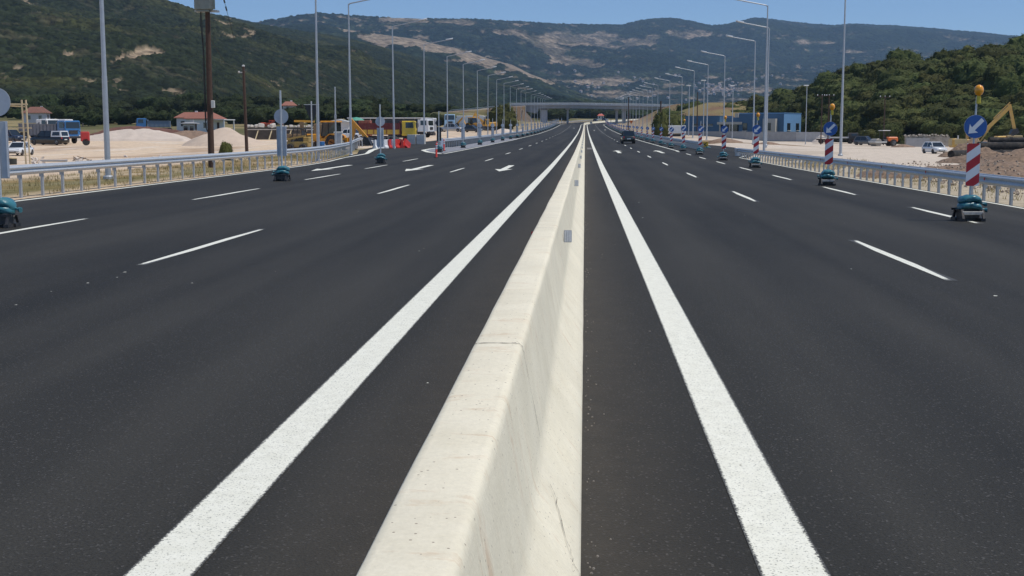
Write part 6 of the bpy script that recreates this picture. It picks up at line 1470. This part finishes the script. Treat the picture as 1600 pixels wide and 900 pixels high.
def house(label, px_, pb, Y, W, D, H, RH, wall, roofm, rz_=0.0, porch=False, hip=True):
    p = place(px_, pb, Y); t = thing('house', label, 'house', p, rz_); m = MB(); m.box((0, 0, H / 2 - .3), (W, D, H + .6)); m.build('walls', wall, t)
    e = .5; m = MB(); hx = W * .28 if hip else W / 2 + e
    m.loft([[(-W / 2 - e, -D / 2 - e, H), (W / 2 + e, -D / 2 - e, H), (W / 2 + e, D / 2 + e, H), (-W / 2 - e, D / 2 + e, H)], [(-W / 2 - e, -D / 2 - e, H + .12), (W / 2 + e, -D / 2 - e, H + .12), (W / 2 + e, D / 2 + e, H + .12), (-W / 2 - e, D / 2 + e, H + .12)], [(-hx, -.05, H + RH), (hx, -.05, H + RH), (hx, .05, H + RH), (-hx, .05, H + RH)]]); rf = m.build('roof', roofm, t)
    m = MB(); m.box((W * .2, D * .1, H + RH * .8), (.5, .5, 1.1)); m.build('chimney', wall, rf)
    n = max(2, int(W / 3))
    for k_ in range(n):
        m = MB(); x = -W / 2 + W * (k_ + .5) / n; m.box((x, -D / 2 - .02, H * .55), (.9, .08, 1.2)); f = m.build('window', PALE, t); m = MB(); m.box((x, -D / 2 - .05, H * .55), (.75, .06, 1.05)); m.build('pane', GLASS, f)
    m = MB(); m.box((W / 2 + .02, 0, 1.0), (.08, 1.0, 2.1)); m.build('door', WOOD, t)
    if porch:
        m = MB(); m.box((W / 2 + 1.3, 0, H - .1), (2.6, D * .9, .18))
        for y in (-D * .4, D * .4): m.box((W / 2 + 2.4, y, H / 2), (.2, .2, H))
        m.build('porch', wall, t)
    return t
Z9 = 270
house('white house with red hipped roof and porch behind the thick wooden pole', 321, 198, 262, 5.6, 6, 2.7, 1.5, WALLW, TILE, -.15, True)
house('low white house with red roof left of the porch house', 299, 197, 274, 5.2, 5, 2.6, 1.3, WALLW, TILE, .1)
house('white two storey house with red roof behind the round sign disc', 452, 192, 330, 3.2, 4.5, 4.2, 1.2, WALLW, TILE, .25)
house('pale house with brown hipped roof among trees at far left', 58, 187, 330, 5.5, 5.5, 2.4, 1.7, mat('grey_render', (.5, .52, .55), .85), mat('brown_tile', (.20, .09, .06), .8, var=.25, scale=1.5), .2)
house('small open pavilion with pale roof above the brown roofed house', 79, 176, 430, 6, 5, 1.2, 1.7, mat('dark_render', (.12, .11, .09), .85), mat('straw_roof', (.55, .47, .28), .85), .05)
house('tiny house with bright red roof standing beyond the motorway bend', 938.5, 181.5, 815, 3.4, 3.2, 1.9, 1.3, WALLW, mat('bright_tile', (.52, .13, .09), .8, var=.1), .1)
house('pale hut with grey roof beside the small white house', 297, 206, 240, 2.2, 2.2, 2.0, .3, CONCG, CONCG, .1)
p = place(103, 197, 240); t = thing('tent', 'white peaked tent behind the blue cab truck', 'tent', p); m = MB(); m.lathe([(1.3, 1.3), (1.3, 1.7), (.1, 2.9)], n=4); m.build('cover', WHITE, t); m = MB()
for a in range(4): m.tube((1.2 * math.cos(a * 1.57), 1.2 * math.sin(a * 1.57), -.2), (1.2 * math.cos(a * 1.57), 1.2 * math.sin(a * 1.57), 1.4), .04, .04, 6)
m.build('pole', STEEL, t)
p = place(86, 206, 226); t = thing('container', 'white box body with dark doorway behind the grey dump bed', 'container', p, -.2); m = MB(); m.rbox((0, 0, 1.5), (6.0, 2.4, 2.9), .08); m.build('box_body', WHITE, t); m = MB(); m.box((1.9, -1.21, 1.5), (1.5, .06, 2.2)); m.build('door', DARK, t)
# long depot with white roof edge
p = place(616, 208, 232); t = thing('depot', 'long dark open shed with white roof edge behind the yellow truck', 'building', p); w0, w1 = X_at(545, p.y) - p.x, X_at(668, p.y) - p.x; zt_ = Z_at(184.5, p.y, 616) - p.z
m = MB(); m.box(((w0 + w1) / 2, 1.5, zt_), (w1 - w0, 6, .16)); m.build('roof', WHITE, t)
m = MB(); m.box(((w0 + w1) / 2, 3.5, zt_ / 2 - .1), (w1 - w0 - .4, .2, zt_)); m.box(((w0 + w1) / 2 + 3, -1.3, zt_ * .66), ((w1 - w0) * .55, .08, zt_ * .52)); m.build('dark_sheeting', mat('navy_sheet', (.03, .038, .05), .5, var=.3, scale=1.5), t)
m = MB()
for q in np.linspace(w0 + .2, w1 - .2, 8): m.box((q, -1.2, zt_ / 2 - .2), (.14, .14, zt_))
m.build('column', STEEL, t)
p = place(531, 206, 215); t = thing('shed', 'low white shed with pale roof between backhoe and mast', 'shed', p); m = MB(); m.box((0, 0, 1.1), (3.6, 3, 2.6)); m.build('walls', WALLW, t); m = MB(); m.prism([(-2.1, 2.35), (2.1, 2.35), (2.1, 2.45), (0, 2.95), (-2.1, 2.45)], -1.8, 1.8); m.build('roof', PALE, t); m = MB(); m.box((0, -1.52, 1.1), (.9, .05, 1.9)); m.build('door', DARK, t)
p = place(557, 206, 212); t = thing('parasol', 'green parasol beside the depot roof', 'parasol', p); z_ = Z_at(183, p.y, 557) - p.z; m = MB(); m.lathe([(1.35, z_ - .55), (1.2, z_ - .4), (.6, z_ - .1), (.05, z_)], n=8); m.build('canopy', mat('parasol_green', (.10, .34, .24), .7), t); m = MB(); m.tube((0, 0, -.2), (0, 0, z_), .03, .03, 6); m.build('pole', STEEL, t)
p = place(571, 208, 210); t = thing('skip', 'rust red container standing under the depot roof', 'container', p); m = MB(); m.rbox((0, 0, 2.0), (1.9, 2, 1.3), .05); m.rbox((0, 0, .6), (1.9, 2, 1.2), .05); m.build('shell', mat('skip_rust', (.28, .08, .05), .6, dirt=.2), t); m = MB()
for q in (-.6, 0, .6): m.box((q, -1.02, 2.0), (.08, .06, 1.1))
m.build('rib', RUST, t)
# heap of black tyres and sheeting before the yellow truck
GTY = 'old tyres heaped before the red and yellow truck'
ty = None; rg = random.Random(77)
for i in range(26):
    px_ = rg.uniform(556, 632); p = place(px_, 222, 142 + rg.uniform(-2, 2)); lv = rg.choice((0, 0, .26, .5))
    L_ = (p.x, p.y, p.z + .14 + lv)
    if ty is None: m = MB(); m.lathe([(.27, -.12), (.48, -.13), (.52, -.06), (.52, .06), (.48, .13), (.27, .12), (.30, 0), (.27, -.12)], n=18); ty = m.build('tyre', TYRE, None, smooth=40); o = ty; tag(ty, 'black tyre lying in the heap before the red and yellow truck', 'tyre', GTY)
    else: o = ty.copy(); COL.objects.link(o)
    o.location = L_; s = rg.uniform(.9, 1.5); o.scale = (s, s, s); o.rotation_euler = (rg.uniform(-.5, .5), rg.uniform(-.5, .5), 0)
o = heap('sheet_heap', 'dark plastic sheeting piled behind the plastic barriers', 'sheeting', place(594, 221, 144.5), 5.6, 2.2, .95, 41, mat('black_sheet', (.03, .033, .04), .3, var=.3, scale=2), rough=.6)
# white trailers and things in the far left yard, red compactor
for px_, Y, L_, H_, lab, pm in ((670, 215, 2.2, 2.7, 'white cargo box standing behind the white truck cab', WHITE), (735, 322, 7.0, 3.0, 'white trailer body behind the yellow backhoe', WHITE), (760, 330, 6.0, 3.0, 'pale trailer body behind the orange excavator', PALE), (1049, 258, 5.6, 1.95, 'white container beside the tan slope left of the blue building', WHITE)):
    p = place(px_, 209 if Y > 250 else 214, Y); t = thing('container', lab, 'container', p, -.1); m = MB(); m.rbox((0, 0, H_ / 2 + .4), (L_, 2.4, H_ - .4), .06)
    for q in np.arange(-L_ / 2 + .3, L_ / 2 - .2, .45): m.box((q, -1.21, H_ / 2 + .4), (.06, .05, H_ - .6))
    m.build('box_body', pm, t); m = MB(); m.box((0, 0, .25), (L_ * .9, 1.8, .5)); m.build('skid', DARK, t); m = MB(); m.box((L_ / 2 + .01, 0, H_ / 2 + .4), (.05, 2.0, H_ - .8)); m.build('door', mat('door_grey', (.33, .34, .36), .5), t)
p = place(133.5, 224.5, 165); t = thing('compactor', 'red wheeled compactor right of the blue cab truck', 'machine', p, .3); m = MB(); m.rbox((0, 0, 1.15), (1.1, 1.0, 1.3), .12); m.build('hood', RED, t); m = MB(); m.lathe([(.42, -.5), (.45, -.46), (.45, .46), (.42, .5)], (.1, 0, .45), 18, 'y'); m.build('drum', BLACK, t, smooth=40); m = MB(); m.bar((-.4, 0, 1.6), (-.9, 0, 2.0), .5, .06); m.build('handle', DARK, t)
# pallets, planks and rubble lying near the left rail
p = place(82, 251, 110); t = thing('pipe', 'thin grey pipe lying on the sand behind the left guard rail', 'pipe', (p.x, p.y, p.z + .1)); m = MB(); m.tube((-1.1, 0, 0), (1.2, .1, 0), .09, .09, 10); m.build('tube', CONCG, t); m = MB(); m.tube((1.1, .1, 0), (1.28, .1, 0), .12, .12, 10); m.build('socket', CONCG, t)
bm_ = MB(); rg = random.Random(61)
for i in range(70):
    px_ = rg.choice((rg.uniform(160, 260), rg.uniform(48, 70), rg.uniform(118, 136))); p = place(px_, rg.uniform(236, 247), rg.uniform(95, 125)); s = rg.uniform(.08, .28)
    bm_.at((p.x, p.y, p.z + s * .3), rg.random(), rg.random(), rg.random() * 6).box((0, 0, 0), (s * 1.6, s, s * .7), (.6, .7))
o = bm_.build('rubble', mat('white_rubble', (.58, .50, .42), .9, var=.3, scale=2)); o['kind'] = 'stuff'; tag(o, 'white broken stones scattered on the sand behind the left rail', 'rubble')
m = MB(); rg = random.Random(62)
for i in range(9): a = rg.random() * 3; m.pipe([(rg.uniform(-1, 1), rg.uniform(-.3, .3), .05), (rg.uniform(-1, 1), rg.uniform(-.3, .3), rg.uniform(.05, .5))], .025, 5)
o = m.build('branch_pile', BARK); o.location = place(125, 248, 108); tag(o, 'small pile of dead branches behind the left guard rail', 'branches')
# village on the slope of the far mountain
GV = 'village houses on the far mountain slope'
dg = bpy.context.evaluated_depsgraph_get()
far_o = bpy.data.objects['far_mountain']; rg = random.Random(88)
hw_ = [mat('village_white', (.46, .43, .39), .85), mat('village_rose', (.50, .40, .36), .85)]; vh = None; n_ = 0
from mathutils.bvhtree import BVHTree
bvh = BVHTree.FromObject(far_o, dg)
for i in range(140):
    if i < 70: px_, py_ = rg.gauss(1128, 24), rg.gauss(140, 4.5)
    elif i < 95: px_, py_ = rg.uniform(1040, 1230), rg.uniform(118, 158)
    else: px_, py_ = rg.uniform(840, 1080), rg.uniform(112, 158)
    d = Vector(ray(px_, py_)).normalized(); hit = bvh.ray_cast(Vector((0, 0, CH)), d)
    if hit[0] is None: continue
    s = rg.uniform(.5, 1.0)
    if vh is None:
        vh = thing('village_house', 'tiny pale house in the village on the far mountain slope', 'house', hit[0], 0, GV); m = MB(); m.box((0, 0, 2.2), (8, 7, 7)); m.build('walls', hw_[0], vh); m = MB(); m.loft([[(-4.6, -4, 5.6), (4.6, -4, 5.6), (4.6, 4, 5.6), (-4.6, 4, 5.6)], [(-2, -.1, 7.0), (2, -.1, 7.0), (2, .1, 7.0), (-2, .1, 7.0)]]); m.build('roof', mat('faded_tile', (.46, .34, .29), .85, objvar=.35), vh); vh.scale = (s, s, s)
    else: dup(vh, hit[0], rg.uniform(-.6, .6), None, s)
# ================================================================ air
if HAZE > 0:
    m = MB(); m.box((0, 4600, 545), (19000, 10500, 1098)); hz_ = m.build('haze', bpy.data.materials.new('haze_air')); hz_['kind'] = 'stuff'; tag(hz_, 'thin bluish summer haze in front of the far mountains', 'haze')
    hm = hz_.data.materials[0]; hm.use_nodes = True; nt = hm.node_tree; nt.nodes.remove(nt.nodes['Principled BSDF'])
    pv = nn(nt, 'ShaderNodeVolumePrincipled'); pv.inputs['Color'].default_value = (.46, .70, 1.0, 1); pv.inputs['Density'].default_value = HAZE; pv.inputs['Anisotropy'].default_value = .1
    nt.links.new(pv.outputs['Volume'], nt.nodes['Material Output'].inputs['Volume'])
